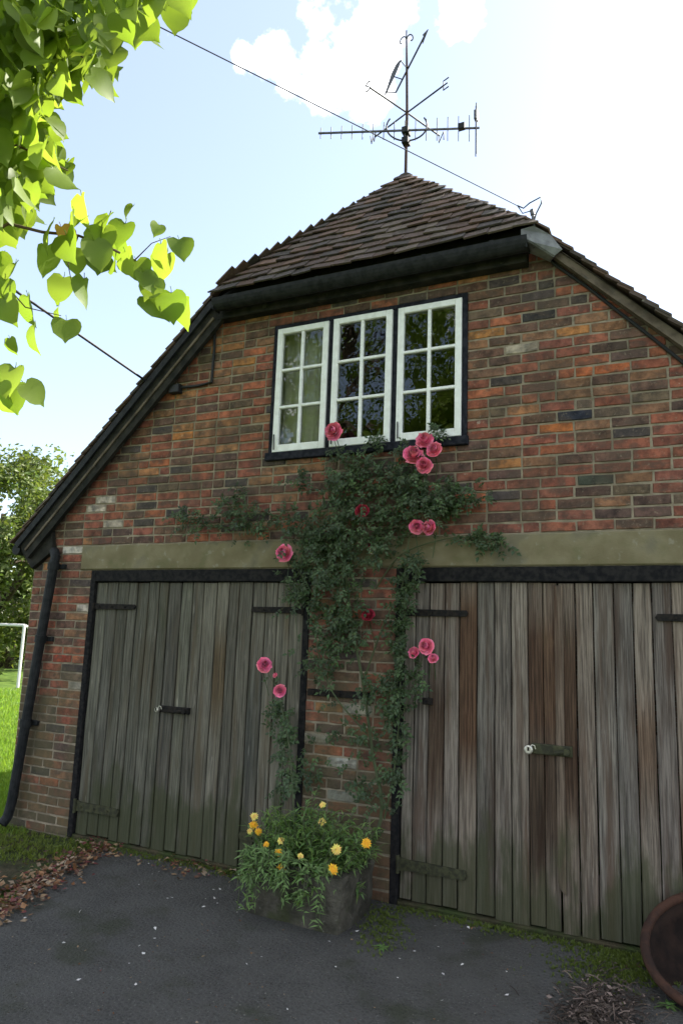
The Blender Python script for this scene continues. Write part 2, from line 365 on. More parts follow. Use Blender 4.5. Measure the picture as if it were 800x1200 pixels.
# --- mortar body of the front wall
mo = MB()
def slab(z0, z1, xa, xb, y0=.0065, y1=.22):
    def lim(z, x): 
        h = RIDGE-.11-z; return max(XC-h, min(XC+h, x))
    mo.prism([(lim(z0, xa), z0), (lim(z0, xb), z0), (lim(z1, xb), z1), (lim(z1, xa), z1)], y0, y1)
zk = RIDGE-.11-(XC-WL)
for a, b_ in ((WL, DL[0]), (DL[1], DR[0]), (DR[1], WR)): slab(-.1, LB, a, b_)
slab(LB, zk, WL, WR); slab(zk, WZ[0], WL, WR)
slab(WZ[0], WZ[1], WL, WX[0]); slab(WZ[0], WZ[1], WX[1], WR); slab(WZ[1], EAVE, WL, WR)
wall = mo.obj('front_wall', M_MORTAR, garage)
# --- bricks, each its own piece
PAL = [((.31, .10, .052), 3), ((.24, .08, .05), 4.5), ((.19, .07, .046), 4.5), ((.135, .073, .05), 4), ((.105, .062, .048), 3), ((.07, .055, .05), 1.6), ((.34, .155, .07), 1.1), ((.22, .11, .06), 2.5), ((.13, .088, .058), 1.2)]
def pickcol(x, z):
    w = []
    for i, (c, k) in enumerate(PAL):
        if z < 3.0 and i in (0, 6): k *= .35
        if z > 3.6 and x < -.9 and i in (0, 6, 7): k *= 3.0
        if z > 3.6 and x > .4 and i in (0,): k *= 1.3
        if z < 1.0 and i in (7, 8): k *= 2.2
        w.append(k)
    c = random.choices([p[0] for p in PAL], w)[0]; f = U(.85, 1.18)
    return (c[0]*f*U(.95, 1.05), c[1]*f, c[2]*f*U(.92, 1.08))
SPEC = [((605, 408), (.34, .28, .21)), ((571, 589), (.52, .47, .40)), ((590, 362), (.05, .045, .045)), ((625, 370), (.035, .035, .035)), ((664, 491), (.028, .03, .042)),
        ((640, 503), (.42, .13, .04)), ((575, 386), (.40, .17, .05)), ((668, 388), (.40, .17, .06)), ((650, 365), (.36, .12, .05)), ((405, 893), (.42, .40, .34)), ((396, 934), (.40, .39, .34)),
        ((117, 591), (.44, .36, .29)), ((135, 611), (.40, .33, .26)), ((78, 641), (.50, .44, .37)), ((225, 505), (.42, .16, .05)), ((262, 410), (.42, .17, .06)), ((297, 425), (.45, .19, .06)),
        ((718, 430), (.36, .10, .045)), ((700, 433), (.38, .11, .045)), ((90, 717), (.40, .34, .28)), ((84, 800), (.36, .31, .25)), ((78, 770), (.30, .055, .03)), ((712, 555), (.05, .055, .04)), ((372, 870), (.38, .34, .26)), ((420, 828), (.34, .31, .24)), ((605, 545), (.30, .13, .05))]
SPEC = [(onY(*p), c) for p, c in SPEC]
def clip(poly, a, b, c):                     # keep a*x+b*z<=c
    o = []
    for i in range(len(poly)):
        p, q = poly[i], poly[(i+1) % len(poly)]; dp = a*p[0]+b*p[1]-c; dq = a*q[0]+b*q[1]-c
        if dp <= 0: o.append(p)
        if dp*dq < 0:
            s_ = dp/(dp-dq); o.append((p[0]+(q[0]-p[0])*s_, p[1]+(q[1]-p[1])*s_))
    return o
bricks = []
row = 0; z = -.0055
while z < EAVE-.01:
    z0, z1 = z+.0062, min(z+PC-.0062, EAVE)
    zm = (z0+z1)/2
    if zm < LB: spans = [(WL, DL[0]), (DL[1], DR[0]), (DR[1], WR)]
    elif zm < LT: spans = [(WL, -2.975), (2.245, WR)]
    elif WZ[0] < zm < WZ[1]: spans = [(WL, WX[0]), (WX[1], WR)]
    else: spans = [(WL, WR)]
    for (xa, xb) in spans:
        xs = [xa]; off = .1125 if row % 2 else 0.
        x = math.floor((xa-WL)/.225)*.225+WL+off+(noise.noise((row*3.1, 0, 0))*.02)
        while x < xb-.05:
            if x > xa+.06: xs.append(x)
            st = .225 if random.random() > .13 else .1125
            x += st
        xs.append(xb)
        for a, b_ in zip(xs, xs[1:]):
            e0 = .0 if a == xa and xa != WL else .0065; e1 = 0. if b_ == xb else .0065
            j = lambda: U(-.0024, .0024)
            A_, B_ = a+e0, b_-e1; w_ = B_-A_; sk = U(-.003, .003)
            pl = [(A_+j(), z0+j()+.0015), (A_+w_*.3, z0+j()+sk*.3), (A_+w_*.7, z0+j()+sk*.7), (B_+j(), z0+j()+.0015+sk), (B_+j(), z1+j()-.0015+sk), (A_+w_*.65, z1+j()+sk*.65), (A_+w_*.3, z1+j()+sk*.3), (A_+j(), z1+j()-.0015)]
            pl = clip(pl, 1, 1, RIDGE-.115+XC); pl = clip(pl, -1, 1, RIDGE-.115-XC)
            if len(pl) < 3: continue
            ar = abs(sum(pl[i][0]*pl[(i+1) % len(pl)][1]-pl[(i+1) % len(pl)][0]*pl[i][1] for i in range(len(pl))))/2
            if ar < .0012: continue
            cx = sum(p[0] for p in pl)/len(pl); cz = sum(p[1] for p in pl)/len(pl)
            q = pix(Vector((cx, 0, cz))); d2 = (Vector((cx, 0, cz))-CAM).length_squared
            inside = -5 < q[0] < 805 and -5 < q[1] < 1205
            col = pickcol(cx, cz)
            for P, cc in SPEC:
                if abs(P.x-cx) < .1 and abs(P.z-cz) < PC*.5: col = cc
            bricks.append((ar/d2 if inside else 0, pl, U(-.003, .0025), col))
    z += PC; row += 1
bricks.sort(key=lambda b: -b[0])
rest = MB()
for i, (k, pl, dy, col) in enumerate(bricks):
    if i < 300:
        mb = MB(); mb.prism(pl, dy, .04, .0045, col); mb.obj('brick', M_BRICK, wall)
    else: rest.prism(pl, dy, .04, .0045, col)
tag(rest.obj('brickwork', M_BRICK, wall), 'remaining bricks of the front wall', kind='stuff')
# --- side and back walls
sw = MB(); zs = RIDGE-.12-(XC-WL)
sw.box(WL, WL+.2, .222, DEPTH, -.1, zs); sw.box(WR-.2, WR, .222, DEPTH, -.1, zs)
sw.obj('side_wall', M_SIDE, garage)
bw = MB(); bw.prism([(WL+.2, -.1), (WR-.2, -.1), (WR-.2, zs+.18), (XC, RIDGE-.14), (WL+.2, zs+.18)], DEPTH-.2, DEPTH-.002)
bw.obj('back_wall', M_SIDE, garage)
# --- lintels
for (a, b_) in ((-2.975, XC-.006), (XC+.006, 2.245)):
    mb = MB(); mb.cbox(a, b_, -.012, .18, LB+.004, LT-.004, .008, .002); mb.obj('lintel', M_LINTEL, garage)
# --- door frames and doors
def leaf(x0, x1, hinge, edges, mat, cols, stains={}):
    d = thing('door', ((x0+x1)/2, .03, .03), None, None); d.parent = garage; d.matrix_parent_inverse = Matrix.Translation(-garage.location)
    PINV[d.name] = Matrix.Translation(-d.location)
    for i, (a, b_) in enumerate(zip(edges, edges[1:])):
        mb = MB(); y0 = .022+U(-.004, .006); g_ = U(.002, .005)
        zb = .03+U(-.006, .012); zt = 2.066+U(-.004, .002); sh = U(-.004, .004)
        ch = .005; x_a, x_b = a+g_, b_-g_; vs = []
        # an uneven sawn board: five stations up its height, slightly bowed
        st = 13; pc = []; base_c = cols[i % len(cols)]; ph = U(0, 9)
        for k in range(st):
            zz = zb+(zt-zb)*k/(st-1); w = U(-.0015, .0015); yy = y0+.003*math.sin(k*.9+i)
            f_ = .92+.22*noise.noise((ph, zz*1.7, i*.7)); cc = [base_c[0]*f_, base_c[1]*f_, base_c[2]*f_]
            if i in stains:
                for (zlo, zhi, sc) in stains[i]:
                    m0 = min(1, max(0, (zz-zlo+.18)/.25))*min(1, max(0, (zhi+.18-zz)/.25)); cc = [c_*(1-m0+m0*q_) for c_, q_ in zip(cc, sc)]
            pc += [tuple(cc)]*6
            vs += [(x_a+w, .055, zz), (x_a+w, yy+ch, zz), (x_a+w+ch, yy, zz), (x_b-w-ch, yy+sh*.5, zz), (x_b-w, yy+ch+sh*.5, zz), (x_b-w, .055, zz)]
        fs = []
        for k in range(st-1):
            for q in range(5): fs.append((k*6+q, k*6+q+1, (k+1)*6+q+1, (k+1)*6+q))
        fs += [tuple(reversed(range(6))), tuple(range((st-1)*6, st*6))]
        mb.add(vs, fs); mb.c[-len(vs):] = pc
        mb.obj('plank', mat, d)
    for zc in (.28, 1.1, 1.86):
        bk = MB(); bk.box(x0+.03, x1-.03, .057, .09, zc-.08, zc+.08); bk.obj('ledge', mat, d)
    s_ = 1 if hinge == 'l' else -1; xh = x0 if hinge == 'l' else x1
    for zc, m_, yy in ((1.862, M_IRON, .0), (.245, M_STRAP, .0)):
        sb = MB(); xe = xh+s_*.44
        h = .024 if zc > 1 else .034
        pts = [(xh-s_*.045, zc-h*1.5), (xh+s_*.05, zc-h), (xe, zc-h*.85), (xe+s_*.012, zc), (xe, zc+h*.85), (xh+s_*.05, zc+h), (xh-s_*.045, zc+h*1.5)]
        if s_ < 0: pts = pts[::-1]
        sb.prism(pts, .004, .02, .003)
        for q in (.06, .2, .34): sb.tube([(xh+s_*q, .004, zc), (xh+s_*q, -.006, zc)], .009, 8)
        sb.tube([(xh-s_*.002, .0, zc-h*1.6), (xh-s_*.002, .0, zc+h*1.6)], .013, 8)
        sb.obj('strap_hinge', m_, d)
    return d
def rnd_edges(x0, x1, n):
    e = [x0]+[x0+(x1-x0)*(k+U(-.13, .13))/n for k in range(1, n)]+[x1]; return e
def frame(x0, x1):
    f = MB(); y0, y1 = -.006, .1
    f.cbox(x0, x0+.052, y0, y1, .0, LB-.002, .004); f.cbox(x1-.052, x1, y0, y1, .0, LB-.002, .004)
    f.cbox(x0+.053, x1-.053, y0-.004, y1, 2.073, LB-.002, .004)
    return f.obj('door_frame', M_FRAME, garage)
frame(*DL); frame(*DR)
for (a, b_) in (DL, DR):
    mb = MB(); mb.cbox(a+.053, b_-.053, -.004, .1, -.02, .026, .006, .004); mb.obj('door_sill', M_EARTH, garage)
gl = lambda v: (v, v, v)
mid = (DL[0]+DL[1])/2
def shade(a, b, c):
    f = U(a, b); return tuple(f*x for x in c)
colsL = [shade(.75, 1.2, (1, U(.98, 1.02), U(.94, 1.0))) for _ in range(9)]
dA = leaf(DL[0]+.055, mid-.003, 'l', rnd_edges(DL[0]+.055, mid-.003, 9), M_WOODL, colsL)
colsL2 = [shade(.78, 1.3, (1.03, 1, .95)) for _ in range(9)]
dB = leaf(mid+.003, DL[1]-.055, 'r', rnd_edges(mid+.003, DL[1]-.055, 9), M_WOODL, colsL2, {2: [(1.1, 1.6, (.75, .6, .45))], 5: [(.6, 1.4, (.75, .8, .85))]})
eR = [onY(p, 683).x for p in (473, 486, 502, 520, 537, 557.5, 578, 597, 617, 634, 650.5)]
eR[0] = DR[0]+.055; midR = 1.047; eR[-1] = midR-.003
colsR = [(1.05, 1.05, 1.02), (1.0, 1., 1.), (.95, .9, .86), (1.05, 1.02, 1.), (.98, .92, .86), (.78, .80, .80), (.9, .88, .86), (1.08, 1.06, 1.02), (.85, .78, .72), (.9, .84, .78)]
BRN = (.55, .38, .28)
STR = {4: [(.95, 1.95, BRN)], 2: [(.7, 1.3, (.6, .5, .42))], 8: [(1.12, 1.78, (.5, .36, .28)), (.35, 1.0, (.38, .32, .26))], 9: [(1.12, 1.8, (.6, .44, .34)), (.5, 1.0, (.5, .42, .36))]}
dC = leaf(eR[0], midR-.003, 'l', eR, M_WOODR, colsR, STR)
eR2 = [midR+.003]+[onY(p, 683).x for p in (672, 693, 717, 739, 762, 785)]+[1.80, 1.93, DR[1]-.055]
colsR2 = [(.85, .78, .72), (1.12, 1.06, 1.0), (.95, .97, .97), (.78, .8, .82), (1.05, 1.0, .95), (.85, .84, .86), (1.2, 1.12, 1.05), (1, 1, 1), (1.1, 1, .95)]
dD = leaf(midR+.003, DR[1]-.055, 'r', eR2, M_WOODR, colsR2, {0: [(.7, 1.75, (.5, .38, .3))], 4: [(.9, 1.3, (.85, .7, .6))]})
# cover strip down the meeting edge, with its chamfered foot
cs = MB(); xa = onY(655, 900).x
cs.prism([(xa-.018, .30), (xa+.0, .255), (xa+.028, .235), (xa+.034, 2.05), (xa-.018, 2.05)], .004, .02, .004, (.72, .62, .54)); cs.obj('cover_strip', M_WOODR, dC)
# small iron catch, hasps, padlocks
def hasp(d, x0, x1, z, padx, big):
    h = MB(); k = .030 if big else .024
    h.cbox(x0, x1, -.016, .018, z-k, z+k, .005, .002)
    h.tube([((x0+x1)/2+.02, -.03, z-.012), ((x0+x1)/2+.09, -.03, z+.0)], .012, 8)
    h.tube([(x1-.03, -.02, z), (x1-.03, -.04, z)], .02, 8)
    h.obj('hasp', M_STRAP if big else M_IRON, d)
    p = MB(); r = .026 if big else .018
    p.prism([(padx+r*math.cos(a), z-.006+r*math.sin(a)) for a in [2*math.pi*i/14 for i in range(14)]], -.045, -.017, .005)
    p.tube([(padx+.01, -.03, z), (padx+.02, -.03, z+.024), (padx+.035, -.03, z+.02), (padx+.04, -.026, z)], .004, 6)
    p.obj('padlock', M_BRASS, d)
    kh = MB(); kh.cbox(padx-.006, padx+.006, -.0475, -.044, z-.012, z+.01, .001); kh.obj('keyhole', M_IRON, d)
hasp(dA, -1.985, -1.715, 1.072, -2.0, False)
hasp(dC, .885, 1.125, 1.05, .872, True)
ck = MB(); x = onY(500, 822).x; zc = onY(500, 822).z
ck.cbox(x-.026, x+.034, -.02, .02, zc-.02, zc+.022, .004); ck.tube([(x, -.02, zc), (x, -.045, zc)], .012, 8); ck.obj('latch', M_IRON, dC)
# iron tie bar on the pier
tb = MB(); z = 1.29; tb.cbox(-.68, -.185, -.022, .0, z-.026, z+.02, .004, .002)
for q in (-.63, -.43, -.22): tb.tube([(q, -.02, z), (q, -.036, z)], .013, 8)
tb.obj('tie_bar', M_IRON, garage)
# --- window
wf = MB(); a, b_ = WX; z0, z1 = WZ
wf.cbox(a, a+.034, -.014, .1, z0, z1, .004); wf.cbox(b_-.036, b_, -.014, .1, z0, z1, .004)
wf.cbox(a+.0345, b_-.0365, -.014, .1, z1-.034, z1, .004); wf.cbox(a-.015, b_+.012, -.04, .1, z0-.032, z0+.03, .005)
for q in (-.606, -.077): wf.cbox(q-.019, q+.019, -.010, .1, z0+.031, z1-.035, .003)
wf.obj('window_frame', M_NAVY, garage)
def casement(x0, x1, dy):
    root = thing('casement_window', ((x0+x1)/2, dy, z0), None, None); root.parent = garage; root.matrix_parent_inverse = Matrix.Translation(-garage.location)
    PINV[root.name] = Matrix.Translation(-root.location)
    za, zb = z0+.034, z1-.036; y0, y1 = dy-.018, dy+.03; s_ = .047
    f = MB(); f.cbox(x0, x0+s_, y0, y1, za, zb, .004); f.cbox(x1-s_, x1, y0, y1, za, zb, .004)
    f.cbox(x0+s_+.0005, x1-s_-.0005, y0, y1, zb-s_, zb, .004); f.cbox(x0+s_+.0005, x1-s_-.0005, y0, y1, za, za+.058, .004)
    f.obj('sash_frame', M_WHITE, root)
    xi0, xi1 = x0+s_, x1-s_; zi0, zi1 = za+.058, zb-s_; xm = (xi0+xi1)/2
    v = MB(); v.cbox(xm-.012, xm+.012, y0+.003, y1-.004, zi0, zi1, .004); v.obj('glazing_bar', M_WHITE, root)
    for k in (1, 2):
        zz = zi0+(zi1-zi0)*k/3
        for (p, q) in ((xi0, xm-.0125), (xm+.0125, xi1)):
            h = MB(); h.cbox(p, q, y0+.004, y1-.004, zz-.011, zz+.011, .004); h.obj('glazing_bar', M_WHITE, root)
    for k in range(3):
        for (p, q) in ((xi0, xm), (xm, xi1)):
            zz0 = zi0+(zi1-zi0)*k/3; zz1 = zi0+(zi1-zi0)*(k+1)/3; tl = U(-.002, .002); tl2 = U(-.003, .003)
            g_ = MB(); g_.add([(p, y0+.024+tl, zz0), (q, y0+.024-tl, zz0), (q, y0+.024-tl+tl2, zz1), (p, y0+.024+tl+tl2, zz1)], [(0, 1, 2, 3)])
            g_.obj('pane', M_GLASS, root)
    st = MB(); st.tube([(x0+.02, y0-.006, za+.02), (x0+.02, y0-.012, za+.14)], .005, 6); st.obj('stay', M_IRON, root)
casement(-1.084, -.630, -.004); casement(-.583, -.100, -.012); casement(-.055, .427, -.006)
# room behind the window: floor, walls, curtains
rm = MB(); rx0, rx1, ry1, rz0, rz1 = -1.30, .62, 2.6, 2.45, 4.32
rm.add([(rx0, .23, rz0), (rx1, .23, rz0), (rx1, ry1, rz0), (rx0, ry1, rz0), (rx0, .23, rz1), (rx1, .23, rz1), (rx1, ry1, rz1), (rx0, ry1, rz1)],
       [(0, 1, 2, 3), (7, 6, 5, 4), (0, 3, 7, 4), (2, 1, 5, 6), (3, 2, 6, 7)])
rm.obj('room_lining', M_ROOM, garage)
def curtain(x0, x1, y, zt, zb, mat):
    c = MB(); n = 26; vs = []
    for i in range(n+1):
        x = x0+(x1-x0)*i/n; yy = y+.022*math.sin(i*1.35)+.01*math.sin(i*.5)
        vs += [(x, yy, zb), (x+.01*math.sin(i), yy, zt)]
    c.add(vs, [(2*i, 2*i+2, 2*i+3, 2*i+1) for i in range(n)]); c.obj('curtain', mat, garage, True)
curtain(-1.26, -.70, .16, 4.2, 2.7, M_CURT); curtain(.33, .56, .16, 4.2, 2.7, M_CURT2)
# --- roof: hip end tile by tile, verge tiles, side slopes in courses
HA = Vector((XC, .846, RIDGE)); HY, HZ = -.185, 4.41
hv = Vector((0, HY-HA.y, HZ-HA.z)); HL = hv.length; hd = hv.normalized()          # down-slope direction of the hip
hn = Vector((0, hd.z, -hd.y)); hn = hn if hn.y < 0 else -hn
TC = [(.105, .068, .05), (.095, .066, .052), (.082, .06, .05), (.12, .075, .054), (.07, .058, .05), (.11, .085, .066)]
def tcol(): c = random.choice(TC); f = U(.75, 1.2); return tuple(x*f for x in c)
HWL, HWR = 1.245, 1.345
roof = MB()
roof.add([HA+hn*-.03+Vector((0, .02, 0)), (XC-HWL, HY+.02, HZ-.03), (XC+HWR, HY+.02, HZ-.03)], [(0, 1, 2)])
TL = (XC-WL)+.165                                                               # half span at the eaves
for s_ in (-1, 1):
    ez = RIDGE-TL-.03; hx = HWL if s_ < 0 else HWR
    roof.add([(XC, HA.y, RIDGE-.04), (XC+s_*hx, HY+.05, RIDGE-hx-.06), (XC+s_*hx, -.085, RIDGE-hx-.06), (XC+s_*TL, -.085, ez), (XC+s_*TL, DEPTH+.1, ez), (XC, DEPTH+.1, RIDGE-.04)], [(0, 1, 2, 3, 4, 5) if s_ < 0 else (5, 4, 3, 2, 1, 0)])
roofo = roof.obj('roof', M_BARGE, garage)
G = .109; nrow = int(HL/G)+1
for r in range(nrow):
    u1 = HL-r*G+.02; u0 = u1-.19
    W1 = max(0, u1)/HL*(RIDGE-HZ)+.022
    off = (r % 2)*.085+U(-.01, .01); x = -math.ceil((W1+off)/.17)*.17-off+.0
    while x < W1:
        xa, xb = x+.0015, x+.1685
        pl = clip([(xa, max(u0, .0)), (xb, max(u0, .0)), (xb, u1+U(-.011, .007)), (xa, u1+U(-.011, .007))], 1, -HWR/HL, .028+U(-.01, .012))
        if len(pl) >= 3: pl = clip(pl, -1, -HWL/HL, .028+U(-.01, .012))
        x += .17
        if len(pl) < 3: continue
        ar = abs(sum(pl[i][0]*pl[(i+1) % len(pl)][1]-pl[(i+1) % len(pl)][0]*pl[i][1] for i in range(len(pl))))/2
        if ar < .0012: continue
        mb = MB(); col = tcol(); tw = U(-.007, .007); lift = U(-.003, .009); n = len(pl); top = []; bot = []
        for (px_, u) in pl:
            k = (u-u0)/(u1-u0); h = .004+k*.026+lift*k+tw*(px_-x+.085)/.17*1.5
            P = HA+hd*u+Vector((px_, 0, 0)); top.append(P+hn*(h+.013)); bot.append(P+hn*h)
        # pl runs counter-clockwise in (x, down-slope): outward face is reversed
        mb.add(top+bot, [tuple(reversed(range(n)))]+[tuple(range(n, 2*n))]+[(i, (i+1) % n, n+(i+1) % n, n+i) for i in range(n)], col)
        mb.obj('roof_tile', M_TILE, roofo)
# verge tiles and slopes
rest = MB(); SQ = math.sqrt(.5)
for s_ in (-1, 1):
    dn = Vector((s_*SQ, 0, -SQ)); nn = Vector((s_*SQ, 0, SQ)); A0 = Vector((XC, 0, RIDGE-.035)); SL = TL/SQ+.03; k = 0
    u1 = SL
    while u1 > .1:
        u0 = max(u1-.2, .0)
        xm = u1*SQ
        def slabt(mb, ya, yb, col, l0=.003, l1=.026, tw=0.):
            t0, t1 = A0+dn*u0+nn*l0, A0+dn*u1+nn*l1
            vs = []
            for P, e in ((t0, 0), (t1, tw)):
                for Y in (ya, yb):
                    for h in (0, .013): vs.append((P.x+nn.x*(h+e), Y, P.z+nn.z*(h+e)))
            fs = [(0, 1, 3, 2), (4, 6, 7, 5), (0, 4, 5, 1), (2, 3, 7, 6), (1, 5, 7, 3), (0, 2, 6, 4)]
            mb.add(vs, fs, col)
        if xm > (HWL if s_ < 0 else HWR)+.06:
            mb = MB(); slabt(mb, -.118+U(-.008, .008), .055+U(-.003, .003), tcol(), l1=.026+U(-.003, .006), tw=U(-.002, .004)); mb.obj('roof_tile', M_TILE, roofo)
            ya = .06
        else: ya = HA.y+(HY-HA.y)*xm/(HWL if s_ < 0 else HWR)+.05
        y = ya
        while y < DEPTH+.1:
            y2 = min(y+(.17 if y < 2.2 else .85), DEPTH+.1); slabt(rest, y, y2-.003, tcol(), l1=.026+U(-.002, .003)); y = y2
        u1 -= .1; k += 1
tag(rest.obj('roof_tiling', M_TILE, roofo), 'courses of plain tiles on the long side slopes', kind='stuff')
rd = MB(); y = HA.y-.04
while y < DEPTH+.1:
    pts = [(XC+.085*math.cos(a), RIDGE-.055+.08*math.sin(a)) for a in [math.pi*i/8 for i in range(9)]]
    rd.prism(pts, y, y+.295, .006, tcol()); y += .3
rd.obj('ridge_tiling', M_TILE, roofo)['kind'] = 'stuff'
# fascia and gutter along the hip
hx = HWR
fa = MB(); fa.cbox(XC-HWL-.03, XC+hx-.09, -.09, -.002, 4.235, 4.405, .004); fa.obj('fascia', M_BARGE, garage)
gu = MB(); prof = [(-.064+0, .0)]
gx0, gx1 = XC-HWL-.0, XC+hx-.06; GY, GZ, GR = -.162, 4.325, .066
arc = [(math.pi+math.pi*i/10) for i in range(11)]
sec = [(GY+GR*math.cos(a), GZ+.035+GR*1.35*math.sin(a)) for a in arc]+[(GY+(GR-.006)*math.cos(a), GZ+.035+(GR-.006)*1.35*math.sin(a)) for a in reversed(arc)]
m_ = len(sec)
gu.add([(gx0, p[0], p[1]) for p in sec]+[(gx1, p[0], p[1]-.006) for p in sec], [(i, (i+1) % m_, m_+(i+1) % m_, m_+i) for i in range(m_)]+[tuple(range(m_)), tuple(reversed(range(m_, 2*m_)))])
gut = gu.obj('gutter', M_GUTTER, garage)
for q in (gx0+.12, gx0+.95, gx0+1.8, gx1-.25):
    c = MB(); s2 = [(GY+(GR+.004)*math.cos(a), GZ+.034+(GR+.004)*1.35*math.sin(a)) for a in arc]; n = len(s2)
    c.add([(q, p[0], p[1]) for p in s2]+[(q+.03, p[0], p[1]) for p in s2], [(i, i+1, n+i+1, n+i) for i in range(n-1)]); c.obj('gutter_bracket', M_GUTTER, gut)
for q in (gx0+.003, gx1-.004):
    c = MB(); c.prism([(p[0], p[1]) for p in []] or [(q-.004, GZ-.055), (q+.004, GZ-.055), (q+.004, GZ+.034), (q-.004, GZ+.034)], GY-.05, GY+.05); c.obj('gutter_end', M_GUTTER, gut)
# lead saddle at the right hip corner
ld = MB(); xk = XC+hx
ld.add([(xk-.10, -.215, 4.40), (xk-.10, -.215, 4.35), (xk-.03, -.205, 4.30), (xk+.10, -.125, 4.215), (xk+.15, -.125, 4.25), (xk+.08, -.14, 4.36), (xk-.02, -.195, 4.42)], [(6, 5, 4, 3, 2, 1, 0)])
ld.add([(xk-.10, -.212, 4.35), (xk-.03, -.202, 4.30), (xk+.10, -.122, 4.215), (xk+.06, -.03, 4.235), (xk-.07, -.09, 4.30)], [(0, 1, 2, 3, 4)])
lo = ld.obj('lead_flashing', M_LEAD, garage); md = lo.modifiers.new('thick', 'SOLIDIFY'); md.thickness = .006
# verge boards
def rake(name, s_, x0, x1, o0, o1, y0, y1, mat):
    mb = MB()                                # band o0..o1 measured square to the slope below the tile bed line
    f = lambda x, o: (XC+s_*x-s_*o*SQ, RIDGE-.045-x-o*SQ)
    a, b2, c, d = f(x0, o0), f(x0, o1), f(x1, o1), f(x1, o0)
    pl = [a, b2, c, d] if s_ < 0 else [a, d, c, b2]
    mb.prism(pl, y0, y1, .004); return mb.obj(name, mat, garage)
rake('bargeboard', -1, HWL+.12, TL-.02, .045, .205, -.085, -.045, M_BARGE)
rake('barge_capping', -1, HWL+.10, TL-.01, .004, .058, -.112, -.078, M_GUTTER)
rake('barge_bead', -1, HWL+.16, TL-.04, .12, .14, -.096, -.084, M_VERGE)
rake('verge_soffit', -1, HWL+.12, TL-.02, .02, .06, -.05, .02, M_BARGE)
rake('verge_mortar', 1, hx+.06, TL-.02, .0, .05, -.072, .02, M_VERGE)
rake('verge_batten', 1, hx+.09, TL-.02, .043, .058, -.078, -.0035, M_VERGE)
# boxed eaves foot at the left
ef = MB(); xe = XC-TL; ze = RIDGE-TL
ef.prism([(xe+.02, ze-.09), (WL+.02, ze-.26), (WL+.26, ze-.10), (WL+.22, ze+.08), (xe+.04, ze-.04)], -.044, .02, .004); ef.obj('eaves_foot', M_BARGE, garage)
for s_ in (-1, 1):
    sg = MB(); sg.tube([(XC+s_*(TL+.02), -.06, RIDGE-TL-.085), (XC+s_*(TL+.02), DEPTH, RIDGE-TL-.085)], .05, 10); sg.obj('side_gutter', M_GUTTER, garage)
# downpipe with collars and shoe
dp = MB(); pt = onY(64, 658, -.07); pb = onY(14, 940, -.07)
dp.tube([(pt.x-.06, -.03, pt.z+.10), (pt.x, -.06, pt.z+.04), (pt.x, -.07, pt.z), (pb.x, -.07, pb.z), (pb.x-.012, -.085, .09), (pb.x-.02, -.13, .035)], .041, 12)
dpo = dp.obj('downpipe', M_GUTTER, garage)
for k in (.02, .33, .68):
    P = pt.lerp(pb, k); c = MB(); dd = (pb-pt).normalized()
    c.tube([P-dd*.03, P+dd*.03], .05, 12); c.cbox(P.x-.07, P.x+.085, -.03, .0, P.z-.02, P.z+.02, .003); c.obj('pipe_collar', M_GUTTER, dpo)
# cable clipped below the right verge, left service bracket and drop
cb = MB(); pts = [onY(*p, -.012) for p in ((632, 292), (650, 310), (690, 338), (720, 362), (760, 393), (800, 425))]
pts.append(pts[-1]+(pts[-1]-pts[-2])*1.5)
cb.tube(pts, .011, 8); cb.obj('wall_cable', M_CABLE, garage)
sb = MB()
sb.tube([onY(252, 380, -.02), onY(251, 410, -.014), onY(248, 448, -.014), onY(232, 452, -.014), onY(205, 455, -.02)], .012, 8)
P = onY(206, 455, -.03); sb.cbox(P.x-.05, P.x+.05, -.06, 0, P.z-.045, P.z+.03, .005); sb.obj('service_cable', M_CABLE, garage)

# ------------------------------------------------------------------ weathervane and aerial on the roof peak
ZV = onY(475, 80, HA.y).z; ZC = onY(477, 132, HA.y).z; ZT = onY(475, 46, HA.y).z; ZB = onY(477, 155, HA.y).z
vb = Vector((XC, HA.y, RIDGE-.0))
vane = thing('weathervane', vb, 'dark wrought iron weathervane with arrow and compass arms on roof peak', 'weathervane')
mb = MB(); mb.tube([vb-Vector((0, 0, .12)), (vb.x, vb.y, ZC), (vb.x-.012, vb.y, ZV), (vb.x-.022, vb.y, ZT)], [.016, .014, .012, .008], 8); mb.obj('mast', M_RUST, vane)
def letter(ch, P, ax, h=.11):                # compass letters bent from rod; ax = horizontal writing direction
    S_ = {'N': [[(-.35, 0), (-.35, 1), (.35, 0), (.35, 1)]], 'E': [[(.35, 0), (-.35, 0), (-.35, 1), (.35, 1)], [(-.35, .5), (.2, .5)]],
          'S': [[(-.35, .1), (0, 0), (.35, .2), (0, .5), (-.35, .75), (0, 1), (.35, .9)]], 'W': [[(-.4, 1), (-.2, 0), (0, .7), (.2, 0), (.4, 1)]]}[ch]
    m2 = MB()
    for st in S_: m2.tube([P+ax*(x*h)+Vector((0, 0, (y-.5)*h)) for x, y in st], .006, 5)
    m2.obj('compass_letter', M_DARKMET, vane)
C0 = Vector((XC, HA.y, ZC))
for (d, ch) in (((-.205, -.44), 'S'), ((.19, .44), 'N'), ((.44, -.20), 'E'), ((-.43, .20), 'W')):
    d3 = Vector((d[0], d[1], 0)); m2 = MB(); m2.tube([C0, C0+d3*.93], .008, 6); m2.obj('compass_arm', M_DARKMET, vane)
    letter(ch, C0+d3*.99, Vector((-d3.y, d3.x, 0)).normalized() if ch in 'NS' else d3.normalized(), .09)
